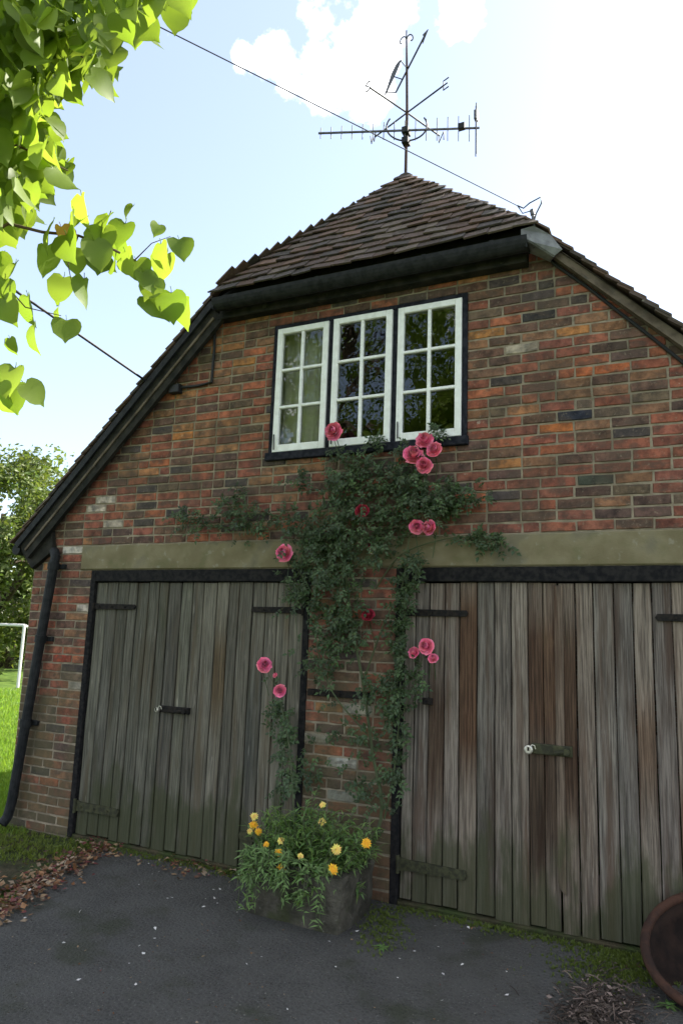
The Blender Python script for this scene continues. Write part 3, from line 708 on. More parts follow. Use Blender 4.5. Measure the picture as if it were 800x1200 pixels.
# scrolled brackets under the compass arms
for sg in (-1, 1):
    d3 = Vector((.94, .345, 0)).normalized()*sg; m2 = MB(); pts = [Vector((XC, HA.y, ZB-.085))+d3*(.185*math.sin(a))+Vector((0, 0, .15*(1-math.cos(a)))) for a in [math.pi*.68*i/12 for i in range(13)]]
    m2.tube(pts, .008, 6); m2.obj('scroll', M_DARKMET, vane)
VC = Vector((XC-.012, HA.y, ZV)); va = Vector((.287, -.297, 0)); vt = Vector((-.205, .245, 0))
m2 = MB(); m2.tube([VC+vt, VC+va], .008, 6); m2.obj('arrow_shaft', M_DARKMET, vane)
m2 = MB(); vd = va.normalized(); zz = Vector((0, 0, 1)); sd_ = vd.cross(zz)
tipp = VC+va*1.12; q = VC+va*.84
m2.add([tipp+sd_*.003, q+zz*.045+sd_*.003, q+vd*.03+sd_*.003, q-zz*.045+sd_*.003, tipp-sd_*.003, q+zz*.045-sd_*.003, q+vd*.03-sd_*.003, q-zz*.045-sd_*.003],
       [(0, 1, 2, 3), (7, 6, 5, 4), (0, 4, 5, 1), (1, 5, 6, 2), (2, 6, 7, 3), (3, 7, 4, 0)]); m2.obj('arrow_head', M_DARKMET, vane)
# feathered tail plate, split from the shaft by a fork
TA = onZ(450, 112, ZV); TB = onZ(470, 70, ZV); td = (TB-TA); tn = td.normalized().cross(zz)
m2 = MB(); prof = [(0, 0), (.18, .02), (.45, .075), (.7, .07), (.88, .035), (1, .0), (.75, -.02), (.4, -.025), (.15, -.03)]
top = [TA+td*a+zz*b2+tn*.003 for a, b2 in prof]; bot = [TA+td*a+zz*b2-tn*.003 for a, b2 in prof]; n = len(prof)
m2.add(top+bot, [tuple(range(n)), tuple(reversed(range(n, 2*n)))]+[(i, n+i, n+(i+1) % n, (i+1) % n) for i in range(n)])
m2.tube([TA+td*.1, VC+vt*1.0], .006, 6); m2.tube([TA+td*.55, VC+vt*.45], .005, 6); m2.tube([TA+td*.97, VC], .005, 6); m2.obj('tail_feather', M_DARKMET, vane)
m2 = MB()                                     # scrolled finial
for s_ in (-1, 1): m2.tube([Vector((XC-.022, HA.y, ZT))+Vector((s_*(.035-.03*math.cos(a*.9)), 0, .035*math.sin(a))) for a in [i*.5 for i in range(11)]], .006, 6)
m2.tube([(XC-.022, HA.y, ZT-.05), (XC-.024, HA.y, ZT+.09)], .007, 6); m2.obj('finial', M_DARKMET, vane)
# TV aerial
AC = Vector((XC, HA.y-.03, ZB)); ad = Vector((.94, .345, 0)).normalized()
aer = thing('tv_aerial', AC, 'long metal television aerial with many short upright rods clamped to weathervane mast', 'aerial')
pA, pB = AC-ad*.80, AC+ad*.665
m2 = MB(); m2.tube([pA, pB], .011, 6); m2.obj('boom', M_GALV, aer)
for i in range(15):
    P = pA.lerp(pB, .015+i*.066); h = .055+.0055*i
    m2 = MB(); m2.tube([P-zz*h, P+zz*h], .0045, 5); m2.obj('element', M_GALV, aer)
P = pB-ad*.03; m2 = MB(); pr = ad.cross(zz)
for k in (-1, 1): m2.tube([P-zz*.27+pr*.02*k, P+zz*.24+pr*.02*k], .006, 5)
m2.cbox(P.x-.014, P.x+.014, P.y-.03, P.y+.03, P.z+.08, P.z+.17, .003); m2.obj('reflector', M_GALV, aer)
P = pB-ad*.16; m2 = MB(); m2.cbox(P.x-.03, P.x+.03, P.y-.02, P.y+.02, P.z-.01, P.z+.05, .004); m2.obj('dipole_box', M_GUTTER, aer)
m2 = MB(); m2.cbox(AC.x-.03, AC.x+.03, AC.y-.025, AC.y+.06, AC.z-.03, AC.z+.03, .004); m2.cbox(AC.x-.03, AC.x+.03, AC.y-.02, AC.y+.06, AC.z-.13, AC.z-.07, .004); m2.obj('clamp', M_GUTTER, aer)

# ------------------------------------------------------------------ overhead wires
E1 = onY(606, 241, -.17); S1 = away(180, 28, 4.6); far = S1+(S1-E1)*2.2
w1 = thing('phone_wire', E1, 'thin overhead telephone wire running to rod at right hip corner', 'wire')
pts = []
for i in range(25):
    k = i/24; P = E1.lerp(far, k); P.z += -.0*k; pts.append(P)
m2 = MB(); m2.tube(pts, .0034, 6); m2.obj('line', M_WIRE, w1)
m2 = MB(); loop = [onY(*p, -.17) for p in ((606, 241), (613, 244), (620, 238), (633, 231), (634, 238), (628, 250), (624, 264))]; m2.tube(loop, .005, 6)
m2.tube([onY(*p, -.17) for p in ((606, 241), (612, 250), (622, 247))], .004, 6); m2.obj('wire_tail', M_WIRE, w1)
m2 = MB(); m2.tube([onY(626, 290, -.17), onY(624, 252, -.17)], .011, 8); m2.tube([onY(624, 252, -.17), onY(623, 246, -.17)], .016, 8); m2.obj('rod', M_GALV, w1)
E2 = onY(172, 447, -.09); d2 = ray(10, 335); tt = (4.05-CAM.z)/d2.z; S2 = CAM+d2*tt
m2 = MB(); m2.tube([E2.lerp(E2+(S2-E2)*3., i/16) for i in range(17)], .010, 8)
tag(m2.obj('power_cable', M_CABLE), 'thick black overhead cable fixed to the left verge of the brick gable', 'cable')

# ------------------------------------------------------------------ stone trough and marigolds
FL = Vector((-.76, -.60, 0)); FR = Vector((-.075, -.635, 0))
tr = MB(); hT = .30; bl = Vector((-.73, -.10, 0)); br = Vector((-.10, -.10, 0))
outer0 = [FL, FR, br, bl]; outw = [Vector((-.02, -.03, hT)), Vector((.02, -.03, hT)), Vector((.02, 0, hT)), Vector((-.02, 0, hT))]
def ring(base, z, grow, inset=0.):
    c = sum(base, Vector())/4; o = []
    for i in range(4):
        a, b2 = base[i], base[(i+1) % 4]
        for k in range(6):
            P = a.lerp(b2, k/6); d = (P-c); d.z = 0; L = d.length
            if k == 0: P = P-d.normalized()*.02
            P = P+d.normalized()*(grow-inset); o.append(Vector((P.x+noise.noise(P*6+Vector((0, 0, z*9)))*.022, P.y+noise.noise(P*6+Vector((5, 0, z*9)))*.022, z+noise.noise(P*5)*.018)))
    return o
rs = [ring(outer0, z_, g_, i_) for z_, g_, i_ in ((-.02, 0, 0), (.08, .006, 0), (.2, .014, 0), (hT-.02, .022, 0), (hT, .012, 0), (hT, .02, .075), (hT-.07, .02, .085))]
vs = [p for r in rs for p in r]; m_ = 24
tr.add(vs, [(k*m_+i, k*m_+(i+1) % m_, (k+1)*m_+(i+1) % m_, (k+1)*m_+i) for k in range(len(rs)-1) for i in range(m_)])
trough = thing('stone_trough', (-.42, -.36, 0), 'mossy stone trough planter standing against the pier between the doors', 'planter')
tr.obj('basin', M_STONE, trough)
so_ = MB(); so_.add(rs[-1], [tuple(range(m_))]); so_.obj('soil', M_SOIL, trough)

def leafquad(mb, P, d, up, L, Wd, col, fold=.25, curl=.2):
    d = d.normalized(); s_ = d.cross(up)
    s_ = s_.normalized() if s_.length > 1e-4 else d.orthogonal().normalized(); u = s_.cross(d)
    a = P; m1 = P+d*L*.4; t = P+d*L-u*L*curl
    mb.add([a, m1+s_*Wd*.5+u*Wd*fold, t, m1-s_*Wd*.5+u*Wd*fold, m1], [(0, 4, 1), (4, 2, 1), (0, 3, 4), (3, 2, 4)], col)
def rdir(zmin=-1, zmax=1):
    a = U(0, 2*math.pi); z_ = U(zmin, zmax); r = math.sqrt(max(0, 1-z_*z_)); return Vector((r*math.cos(a), r*math.sin(a), z_))

mar = thing('marigold_plant', (-.42, -.36, .3), 'bushy yellow and orange marigolds spilling over the stone trough', 'flowers')
stems = MB(); lv = MB(); heads = []
FLW = [((298, 957), 5, 1), ((297, 967), 6, 0), ((303, 975), 5, 0), ((293, 974), 4, 1), ((329, 985), 5, 1), ((327, 999), 5, 0), ((328, 1019), 6, 0), ((378, 943), 4, 1), ((377, 963), 5, 1), ((394, 996), 6, 1), ((390, 1019), 7, 0), ((429, 988), 6, 0), ((352, 1003), 4, 1), ((312, 990), 4, 0)]
def spray(P0, P1, n):
    bend = Vector((U(-.05, .05), U(-.06, .02), 0)); pts = [P0.lerp(P1, k/6)+bend*math.sin(math.pi*k/6) for k in range(7)]
    stems.tube(pts, [.0035]*4+[.0025]*3, 5)
    for i in range(n):
        k = U(.08, .97); P = P0.lerp(P1, k)+bend*math.sin(math.pi*k); d = rdir(-.3, .8); f = U(.7, 1.35)
        leafquad(lv, P, d, Vector((0, 0, 1)), U(.04, .085), U(.009, .02), (f*U(.85, 1.1), f, f*U(.7, 1.1)), .2, U(.1, .5))
cen = Vector((-.42, -.36, hT-.04))
for i in range(190):
    a = U(0, 2*math.pi); r = math.sqrt(U(0, 1)); P0 = cen+Vector((.24*r*math.cos(a), .16*r*math.sin(a), 0))
    P1 = cen+Vector((.46*r*math.cos(a)+U(-.05, .05), .33*r*math.sin(a)+U(-.04, .04), U(.14, .42)*(1.15-.5*r)))
    if r > .7 and math.sin(a) < .2 and random.random() < .65: P1 += Vector((0, -.05, -U(.1, .34)))
    if P1.y > -.04: P1.y = -.04-U(0, .05)
    spray(P0, P1, 26)
for i in range(34):                          # trailing shoots over the front and left edges
    x_ = -.73+.58*U(0, 1)**1.2; P1 = Vector((x_, -.665-U(0, .07), U(.04, .28)))
    P0 = Vector((max(-.68, min(-.16, x_+U(-.05, .05))), -.52, hT+.02)); midp = (P0+P1)/2+Vector((0, -.08, .14))
    stems.tube([P0, midp, P1], .0025, 4)
    for k in range(20):
        t_ = U(.1, 1); P = P0.lerp(midp, t_*2) if t_ < .5 else midp.lerp(P1, t_*2-1); f = U(.7, 1.35)
        leafquad(lv, P, Vector((U(-1, 1), U(-1, .1), U(-.6, .6))), Vector((0, -.6, .8)), U(.03, .07), U(.008, .018), (f, f*U(.95, 1.05), f), .2, U(.1, .5))
for (p, rp, k) in FLW:
    Y = -.50+U(-.12, .06)
    if p[1] > 990: Y = -.66
    if p[1] < 970: Y = -.40
    P = onY(p[0], p[1], Y); P0 = Vector((cen.x+(P.x-cen.x)*.5, max(-.5, min(-.2, Y)), cen.z)); spray(P0, P, 8); heads.append((P, rp, k))
stems.obj('stems', M_STEM, mar); tag(lv.obj('leaves', M_MARI, mar), kind='stuff')
for (P, rp, k) in heads:
    R_ = rp*(P-CAM).length/CF*1.0; mb = MB(); to = (CAM-P).normalized(); to = (to+Vector((U(-.3, .3), U(-.2, .2), U(.0, .7)))).normalized()
    q = to.to_track_quat('Z', 'Y').to_matrix()
    for ring_ in range(3):
        n = 13-ring_*3; rr = R_*(1-.27*ring_)*U(.9, 1.05); el = .12+.42*ring_
        for i in range(n):
            a = 2*math.pi*(i+.3*ring_)/n; d = q @ Vector((math.cos(a)*math.cos(el), math.sin(a)*math.cos(el), math.sin(el)))
            leafquad(mb, P+to*R_*.1*ring_, d, to, rr*U(.8, 1.08), rr*.62, (U(.85, 1.05), U(.7, 1.1), 1), .08, U(.0, .3))
    mb.lathe([(.0001, R_*.45), (R_*.22, R_*.38), (R_*.3, R_*.2), (R_*.2, 0)], Matrix.Translation(P) @ q.to_4x4(), 8, (.9, .7, .8))
    mb.obj('flower_head', M_YELP if k else M_YEL, mar)

# ------------------------------------------------------------------ climbing rose
rose = thing('climbing_rose', (-.30, -.06, 0), 'climbing rose with pink blooms trained up the pier and under the window', 'rose')
cane = MB(); rl = MB()
def V(px, py, Y): return onY(px, py, Y)
def cane_path(pp, r0, r1, Y0, Y1):
    n = len(pp); pts = []
    for i, (a, b2) in enumerate(pp): pts.append(V(a, b2, Y0+(Y1-Y0)*i/(n-1)+U(-.012, .012)))
    fine = []
    for i in range(n-1):
        p0, p1, p2, p3 = pts[max(i-1, 0)], pts[i], pts[i+1], pts[min(i+2, n-1)]
        for k in range(5):
            t = k/5; fine.append(.5*((2*p1)+(p2-p0)*t+(2*p0-5*p1+4*p2-p3)*t*t+(3*p1-p0-3*p2+p3)*t**3))
    fine.append(pts[-1]); m_ = len(fine)
    cane.tube(fine, [r0+(r1-r0)*i/(m_-1) for i in range(m_)], 6); return fine
gp = Vector((-.30, -.07, 0)); q0 = pix(gp)
paths = []
base = [(q0[0], q0[1]), (446, 960), (436, 880), (425, 800), (412, 730), (404, 660)]
paths.append(cane_path(base+[(402, 610), (410, 560), (440, 530)], .013, .006, -.05, -.09))
paths.append(cane_path([(404, 700), (398, 640), (372, 620), (335, 606), (290, 602), (240, 608), (195, 606)], .008, .003, -.05, -.06))
paths.append(cane_path([(404, 660), (420, 600), (455, 572), (500, 566), (545, 575), (568, 578)], .008, .003, -.05, -.10))
paths.append(cane_path([(425, 800), (450, 730), (470, 690), (478, 640), (484, 590), (492, 545)], .007, .003, -.05, -.12))
paths.append(cane_path([(440, 690), (470, 650), (520, 632), (560, 630), (592, 636)], .006, .003, -.05, -.06))
paths.append(cane_path([(450, 960), (462, 900), (468, 830), (470, 760), (478, 690)], .007, .003, -.06, -.06))
paths.append(cane_path([(430, 860), (390, 812), (372, 760), (366, 700), (350, 670), (334, 652)], .006, .003, -.05, -.09))
paths.append(cane_path([(344, 1000), (343, 930), (338, 870), (330, 830), (326, 812), (312, 785)], .005, .002, -.3, -.10))
paths.append(cane_path([(412, 560), (396, 530), (391, 510)], .004, .002, -.09, -.12))
paths.append(cane_path([(470, 840), (486, 800), (496, 766)], .004, .002, -.06, -.10))
paths.append(cane_path([(404, 640), (352, 668), (345, 700), (350, 760)], .004, .002, -.05, -.08))
paths.append(cane_path([(290, 602), (285, 580), (272, 568)], .003, .002, -.05, -.07))
def compound(P, d, L, f):
    d = d.normalized(); up = Vector((0, -.75, .65)); s_ = d.cross(up).normalized()
    tip = P+d*L-Vector((0, 0, L*.25)); cane.tube([P, P.lerp(tip, .5)+Vector((0, -.004, .004)), tip], .0013, 4)
    for k, sg in ((.38, 1), (.38, -1), (.68, 1), (.68, -1), (1., 0)):
        Q = P.lerp(tip, k); dd = (d*.55+s_*sg*.9).normalized() if sg else d
        g_ = f*U(.8, 1.25); c = (g_*U(.9, 1.1), g_, g_*U(.85, 1.1))
        leafquad(rl, Q, dd+rdir()*.18, up+rdir()*.35, L*U(.42, .55), L*U(.27, .34), c, U(.05, .25), U(.05, .3))
# foliage clumps: pixel centre, spread, number of compound leaves, depth in front of the wall
CL = [((405, 570), (26, 26), 55, .12), ((395, 625), (30, 30), 85, .14), ((385, 680), (28, 30), 75, .13), ((400, 735), (22, 30), 55, .11), ((420, 545), (22, 16), 30, .1), ((465, 560), (26, 16), 42, .12), ((500, 585), (32, 20), 75, .14), ((540, 580), (20, 11), 36, .09),
      ((455, 600), (26, 24), 40, .12), ((365, 640), (18, 20), 32, .1), ((352, 690), (14, 22), 26, .1), ((440, 640), (24, 22), 34, .1), ((278, 598), (18, 16), 40, .09), ((300, 612), (22, 10), 24, .07), ((222, 607), (20, 9), 22, .07), ((250, 615), (22, 8), 14, .06), ((345, 612), (24, 12), 24, .08),
      ((560, 632), (18, 6), 16, .06), ((585, 636), (8, 5), 9, .06), ((475, 690), (10, 16), 22, .08), ((467, 750), (8, 34), 34, .06), ((465, 830), (8, 36), 32, .06), ((463, 905), (9, 26), 16, .06), ((380, 775), (16, 22), 26, .09), ((440, 810), (18, 10), 26, .1), ((485, 800), (10, 20), 12, .08),
      ((335, 860), (10, 26), 34, .13), ((340, 910), (10, 20), 24, .16), ((325, 830), (6, 10), 10, .1), ((430, 925), (14, 22), 16, .07), ((372, 890), (12, 30), 12, .05), ((488, 655), (9, 12), 12, .1), ((512, 505), (9, 5), 7, .1), ((440, 515), (8, 8), 8, .09), ((480, 530), (10, 8), 10, .1), ((350, 560), (14, 10), 8, .06), ((420, 860), (20, 20), 14, .05)]
for (c, sp, n, dep) in CL:
    for i in range(int(n*(2.0 if c[1] < 760 and 340 < c[0] < 530 else 1.5))):
        px_ = random.gauss(c[0], sp[0]*.62); py_ = random.gauss(c[1], sp[1]*.62)
        P = V(px_, py_, -.03-abs(random.gauss(0, dep*.75))); f = U(.65, 1.4)
        if random.random() < .12: f *= 1.5
        a = U(0, 2*math.pi); compound(P, Vector((math.cos(a), -U(.1, .7), math.sin(a)*.8-.15)), U(.05, .085), f)
for pth in paths:
    for i in range(4, len(pth)):
        if random.random() < .55: compound(pth[i], Vector((U(-1, 1), -U(.1, .6), U(-.5, .8))), U(.05, .085), U(.7, 1.3))
canes_o = cane.obj('canes', M_STEM, rose)
tag(rl.obj('leaves', M_ROSELEAF, rose), kind='stuff')
def bloom(P, R_, mat, open_=1.):
    mb = MB(); to = (CAM-P).normalized(); to = (to*.6+Vector((U(-.5, .5), -.2, U(.1, .6)))).normalized(); q = to.to_track_quat('Z', 'Y').to_matrix()
    mb.lathe([(.0001, R_*.42), (R_*.1, R_*.38), (R_*.17, R_*.2), (R_*.15, -.3*R_)], Matrix.Translation(P) @ q.to_4x4(), 8, (.8, .6, .7))
    layers = [(3, .22, .95), (4, .42, .88), (5, .62, .7), (6, .85, .45), (6, 1.0, .12)]
    for li, (n, rr, h) in enumerate(layers):
        for i in range(n):
            a0 = 2*math.pi*(i+.37*li)/n+U(-.15, .15); wd = 2*math.pi/n*.72; vs = []
            f = U(.8, 1.15)*(1.05-.08*(4-li)); rk = R_*rr*U(.92, 1.06)
            for u in range(4):                      # up the petal
                t = u/3
                for v in range(5):
                    s_ = (v-2)/2; a = a0+s_*wd*(.55+.45*math.sin(math.pi*(.15+t*.6)))
                    bell = math.sin(t*math.pi*.62)
                    r_ = rk*(.25+.75*bell)+(.12*R_ if t > .9 and li > 1 else 0)
                    zz_ = R_*(-.55+t*(1.05*h+.35))-R_*.12*s_*s_*t-(.10*R_ if t > .9 and li > 1 else 0)
                    ruf = R_*.09*t*U(-1, 1); vs.append(P+q @ Vector(((r_+ruf)*math.cos(a), (r_+ruf)*math.sin(a), zz_+ruf*.8)))
            mb.add(vs, [(u*5+v, u*5+v+1, (u+1)*5+v+1, (u+1)*5+v) for u in range(3) for v in range(4)], (f, f*U(.75, 1.1), f*U(.8, 1.1)))
    o = mb.obj('bloom', mat, rose, True)
    sp = MB(); b0 = P-to*R_*.5
    for i in range(5):
        a = 2*math.pi*i/5; leafquad(sp, b0, q @ Vector((math.cos(a), math.sin(a), -.2)), to, R_*.8, R_*.3, (1, 1, 1), 0, .2)
    sp.tube([b0, b0-to*R_*.8+Vector((0, .02, -R_*1.2)), b0+Vector((U(-.03, .03), .06, -R_*4))], [.004, .003, .0025], 5)
    sp.obj('calyx', M_ROSELEAF, o)
BL = [(390, 505, 11, 0, -.15), (484, 532, 12, 0, -.19), (497, 515, 10.5, 0, -.17), (508, 526, 9.5, 0, -.17), (496, 545, 10, 0, -.2), (487.5, 617, 9, 0, -.19), (502, 618, 9, 0, -.18), (332, 648, 10.5, 0, -.16), (424, 598, 8.5, 1, -.16),
      (431, 720, 8, 1, -.1), (310, 779, 9, 0, -.16), (328, 809, 7.5, 0, -.15), (484, 764, 7, 0, -.14), (498.5, 757, 9.5, 0, -.15), (507, 771, 6, 0, -.15), (322, 791, 3, 0, -.14), (436, 645, 4.5, 2, -.12), (432, 636, 5, 1, -.1)]
for (a, b2, rp, k, Y) in BL:
    P = V(a, b2, Y); bloom(P, rp*(P-CAM).length/CF*.95, (M_ROSE, M_ROSED, M_ROSEW)[k])

# ------------------------------------------------------------------ rusty iron bowl by the right door
bc = Vector((1.86, -.33, .215)); bn = Vector((-.10, -.50, .86)).normalized()
Mq = Matrix.Translation(bc) @ bn.to_track_quat('Z', 'Y').to_matrix().to_4x4()
bowl = thing('iron_bowl', (1.9, -.28, 0), 'rusty round iron bowl leaning against the foot of the plank door', 'bowl')
R_ = .36
m2 = MB(); m2.lathe([(.001, -.24), (R_*.45, -.235), (R_*.75, -.19), (R_*.9, -.09), (R_*.94, .0), (R_*.915, .0), (R_*.87, -.085), (R_*.72, -.175), (R_*.43, -.215), (.001, -.22)], Mq, 40); m2.obj('shell', M_SHELL, bowl, True)
m2 = MB(); pts = [Mq @ Vector((R_*.965*math.cos(a), R_*.965*math.sin(a), .002)) for a in [2*math.pi*i/48 for i in range(49)]]; m2.tube(pts, .024, 8); m2.obj('rim', M_RUST, bowl, True)

# ------------------------------------------------------------------ lime tree overhead at the left
TB_ = Vector((-2.9, -3.5, 0))
lime = thing('lime_tree', TB_, 'sunlit tree with broad yellow-green leaves hanging over the drive', 'tree')
CC = Vector((-1.7, -2.9, 4.9))
m2 = MB(); tk = [TB_+Vector((0, 0, -.1)), TB_+Vector((.03, .02, 1.2)), TB_+Vector((.12, .06, 2.6)), TB_+Vector((.4, .2, 4.0)), TB_+Vector((.8, .4, 5.4)), TB_+Vector((1., .5, 6.6))]
m2.tube(tk, [.19, .15, .13, .10, .06, .02], 12); m2.obj('trunk', M_BARK, lime, True)
def arcp(a, b2, sag, n=8): return [a.lerp(b2, i/n)+Vector((0, 0, sag*math.sin(math.pi*i/n))) for i in range(n+1)]
limbs = MB()
ends = [away(-20, 60, 3.3), away(-30, 180, 3.2), away(-30, 285, 3.1), away(60, -60, 3.4), away(-70, 430, 3.2), CC+Vector((-.9, .5, .9)), CC+Vector((-.4, -.9, .6)), CC+Vector((.6, -.5, 1.1)), CC+Vector((.2, .6, .8))]
for e in ends: limbs.tube(arcp(tk[3].lerp(tk[4], U(-.3, .6)), e, .25), [.05*(1-i/8.6)+.003 for i in range(9)], 7)
br_o = limbs.obj('branch', M_BARK, lime, True)
def twig(pp, dist, r=.006):
    twigs = MB(); pts = [away(p[0], p[1], dist+U(-.05, .05)) for p in pp]; n = len(pts); twigs.tube(pts, [r*(1-.6*i/(n-1)) for i in range(n)], 6); twigs.obj('twig', M_TWIG, lime)
twig([(-30, 285), (10, 262), (50, 272), (92, 276), (128, 290), (158, 305), (180, 328), (196, 350), (212, 366)], 3.1, .007)
twig([(128, 290), (122, 270), (130, 247)], 3.1, .003); twig([(92, 276), (80, 310), (85, 335)], 3.1, .003)
twig([(158, 305), (178, 285), (200, 277)], 3.1, .003)
twig([(-20, 60), (40, 40), (90, 60), (120, 90)], 3.3); twig([(60, -60), (120, -10), (165, 10), (205, 8)], 3.4); twig([(-30, 180), (20, 170), (60, 190), (80, 200)], 3.2)
twig([(-20, 60), (30, 100), (60, 130)], 3.3, .005); twig([(-70, 430), (-10, 440), (20, 455)], 3.2, .005); twig([(-30, 285), (-5, 320), (30, 360), (72, 370)], 3.1, .004)
def limeleaf(seed):
    rnd = random.Random(seed); out_ = [(0, 0), (.20, -.12), (.39, -.07), (.52, .10), (.56, .30), (.52, .50), (.42, .68), (.27, .83), (.11, .94), (0, 1.08)]
    fold = rnd.uniform(.1, .35); curl = rnd.uniform(.0, .35); mb = MB(); L = []; Rr = []; mid_ = []
    ys = [0, .0, .04, .14, .30, .48, .66, .82, .95, 1.08]
    for (x, y), ym in zip(out_, ys):
        zc = -curl*y*y
        wv = rnd.uniform(-.03, .03)
        L.append((-x, y, zc+x*fold*.9+wv)); Rr.append((x*rnd.uniform(.92, 1.05), y, zc+x*fold+wv)); mid_.append((0, max(ym, 0), -curl*ym*ym))
    n = len(out_); mb.add(L+mid_+Rr, [(i, n+i, n+i+1, i+1) for i in range(n-1)]+[(n+i, 2*n+i, 2*n+i+1, n+i+1) for i in range(n-1)])
    mb.tube([(0, 0, 0), (0, -.12, .02), (.02, -.22, .05)], .014, 4)
    return mb
LEAFMB = [limeleaf(i) for i in range(6)]
LEAFM = [m_.mesh('leaf', M_LIME, True) for m_ in LEAFMB]; LEAFY = LEAFMB[2].mesh('leaf', M_LIMEY, True)
def leafmat(P, size, face=False):
    # hanging blade: tip mostly downwards, face roughly towards the open side
    d = Vector((U(-.7, .7), U(-.7, .7), -U(.25, 1.1))).normalized(); nrm = Vector((U(-1, 1), -U(.1, 1.1), U(.0, 1.2))).normalized()
    if face: d = Vector((U(-.5, .5), U(-.35, .35), -1)).normalized(); nrm = Vector((U(-.5, .9), -U(.6, 1.1), U(-.1, .6))).normalized()
    x = d.cross(nrm).normalized(); nrm = x.cross(d)
    return Matrix(((x.x*size, d.x*size, nrm.x*size, P.x), (x.y*size, d.y*size, nrm.y*size, P.y), (x.z*size, d.z*size, nrm.z*size, P.z), (0, 0, 0, 1)))
DENSE = [(-5, -5), (225, -5), (205, 15), (190, 18), (176, 48), (165, 53), (150, 42), (140, 46), (138, 92), (128, 104), (106, 116), (96, 98), (80, 106), (76, 118), (62, 122), (70, 145), (70, 158), (58, 158), (64, 178), (80, 184), (90, 203), (86, 213), (70, 213), (64, 228), (45, 238), (52, 253), (38, 272), (10, 288), (-5, 300)]
def inpoly(x, y, pl):
    r = False; j = len(pl)-1
    for i in range(len(pl)):
        if (pl[i][1] > y) != (pl[j][1] > y) and x < (pl[j][0]-pl[i][0])*(y-pl[i][1])/(pl[j][1]-pl[i][1])+pl[i][0]: r = not r
        j = i
    return r
SPR = [(96, 244), (156, 248), (87, 262), (147, 274), (100, 267), (54, 302), (85, 305), (78, 290), (117, 313), (147, 307), (142, 296), (189, 298), (210, 293), (75, 338), (99, 340), (168, 330), (181, 337), (172, 361), (201, 357), (216, 365), (120, 281), (128, 266), (186, 270), (18, 322), (33, 361), (69, 367), (78, 388), (42, 395), (6, 340), (18, 445), (18, 466), (30, 462), (2, 455), (5, 362), (12, 404), (110, 296), (135, 315), (196, 310), (160, 318), (62, 275), (4, 470)]
placed = 0
def put_leaf(P, size, me, face=False):
    global placed
    o = link('leaf', me, br_o); o.matrix_local = leafmat(P, size, face)
    o.matrix_parent_inverse = PINV.get('branch', Matrix.Translation(-Vector((0, 0, 0))))
    placed += 1
for (a, b2) in SPR:
    s_ = U(.088, .118)*(.55 if (a, b2) in ((69, 367), (12, 404), (186, 270), (156, 248), (2, 455)) else 1)
    P = away(a, b2-s_*CF/3.1*.45, 3.1+U(-.12, .12)); put_leaf(P, s_, random.choice(LEAFM), random.random() < .75)
put_leaf(away(72, 266, 3.08), .085, LEAFY); put_leaf(away(122, 36, 3.2), .06, LEAFY)
while placed < 300:
    a, b2 = U(-5, 225), U(-5, 300)
    if inpoly(a, b2+8, DENSE) and inpoly(a, b2+20, DENSE): put_leaf(away(a, b2, U(2.9, 3.8)), U(.07, .105), random.choice(LEAFM))
dm = MB(); cnt = 0
while cnt < 650:
    a, b2 = U(-60, 225), U(-60, 300)
    if not ((a < 0 or b2 < 0) or (inpoly(a, b2+6, DENSE) and inpoly(a, b2+18, DENSE) and inpoly(a+6, b2+8, DENSE))): continue
    Mx = leafmat(away(a, b2, U(3.0, 4.2)), U(.07, .105)); src = random.choice(LEAFMB); f = U(.75, 1.25)
    dm.add([Mx @ Vector(v) for v in src.v[:30]], [f_ for f_ in src.f if max(f_) < 30], (f, f, f)); cnt += 1
tag(dm.obj('leaf_mass', M_LIMES, lime, True), kind='stuff')
# rest of the crown, outside the photograph's field
lm = MB()
cnt = 0
while cnt < 2600:
    d = rdir(); r = U(.25, 1)**.5; P = CC+Vector((d.x*1.9, d.y*1.7, d.z*1.6))*r
    if P.z < 3.2: continue
    q = pix(P)
    if -30 < q[0] < 830 and -30 < q[1] < 1230: continue
    Mx = leafmat(P, U(.08, .11)); src = random.choice(LEAFMB); f = U(.75, 1.25)
    lm.add([Mx @ Vector(v) for v in src.v[:30]], [f_ for f_ in src.f if max(f_) < 30], (f, f, f)); cnt += 1
tag(lm.obj('foliage', M_LIMES, lime, True), kind='stuff')

# ------------------------------------------------------------------ beyond the garden: lawn, goal, tree
gm = MB()
for i in range(26000):
    px_ = U(-70, 32); py_ = U(808, 985); P = onZ(px_, py_, -.055)
    if P.y < -.6: continue
    h = U(.03, .075)*(1+.02*(P-CAM).length); a = U(0, 6.28); w = Vector((math.cos(a), math.sin(a), 0))*.006*(1+.12*(P-CAM).length*.5); t = P+Vector((U(-.03, .03), U(-.03, .03), h)); f = U(.75, 1.25)
    gm.add([P-w, P+w, t], [(0, 1, 2)], (f*U(.9, 1.15), f, f))
tag(gm.obj('lawn_grass', M_GRASS), 'sunlit short green lawn beyond the left corner of the garage', 'grass', kind='stuff')
GP = onZ(21, 806, -.06); goal = thing('goal_frame', GP, 'white tube goal frame standing on the lawn beyond the garage corner', 'goal')
dist = (GP-CAM).length
ztop = CAM.z+ (ray(33, 733).z/ray(33, 733).xy.length)*(GP-CAM).xy.length
T0 = Vector((GP.x, GP.y, ztop)); axg = Vector((-.92, -.2, 0)).normalized()
m2 = MB(); m2.tube([GP-Vector((0, 0, .05)), T0], .04, 8); m2.obj('post', M_GOAL, goal)
m2 = MB(); m2.tube([GP+axg*5-Vector((0, 0, .05)), T0+axg*5], .04, 8); m2.obj('post', M_GOAL, goal)
m2 = MB(); m2.tube([T0, T0+axg*5], .04, 8); m2.obj('crossbar', M_GOAL, goal)
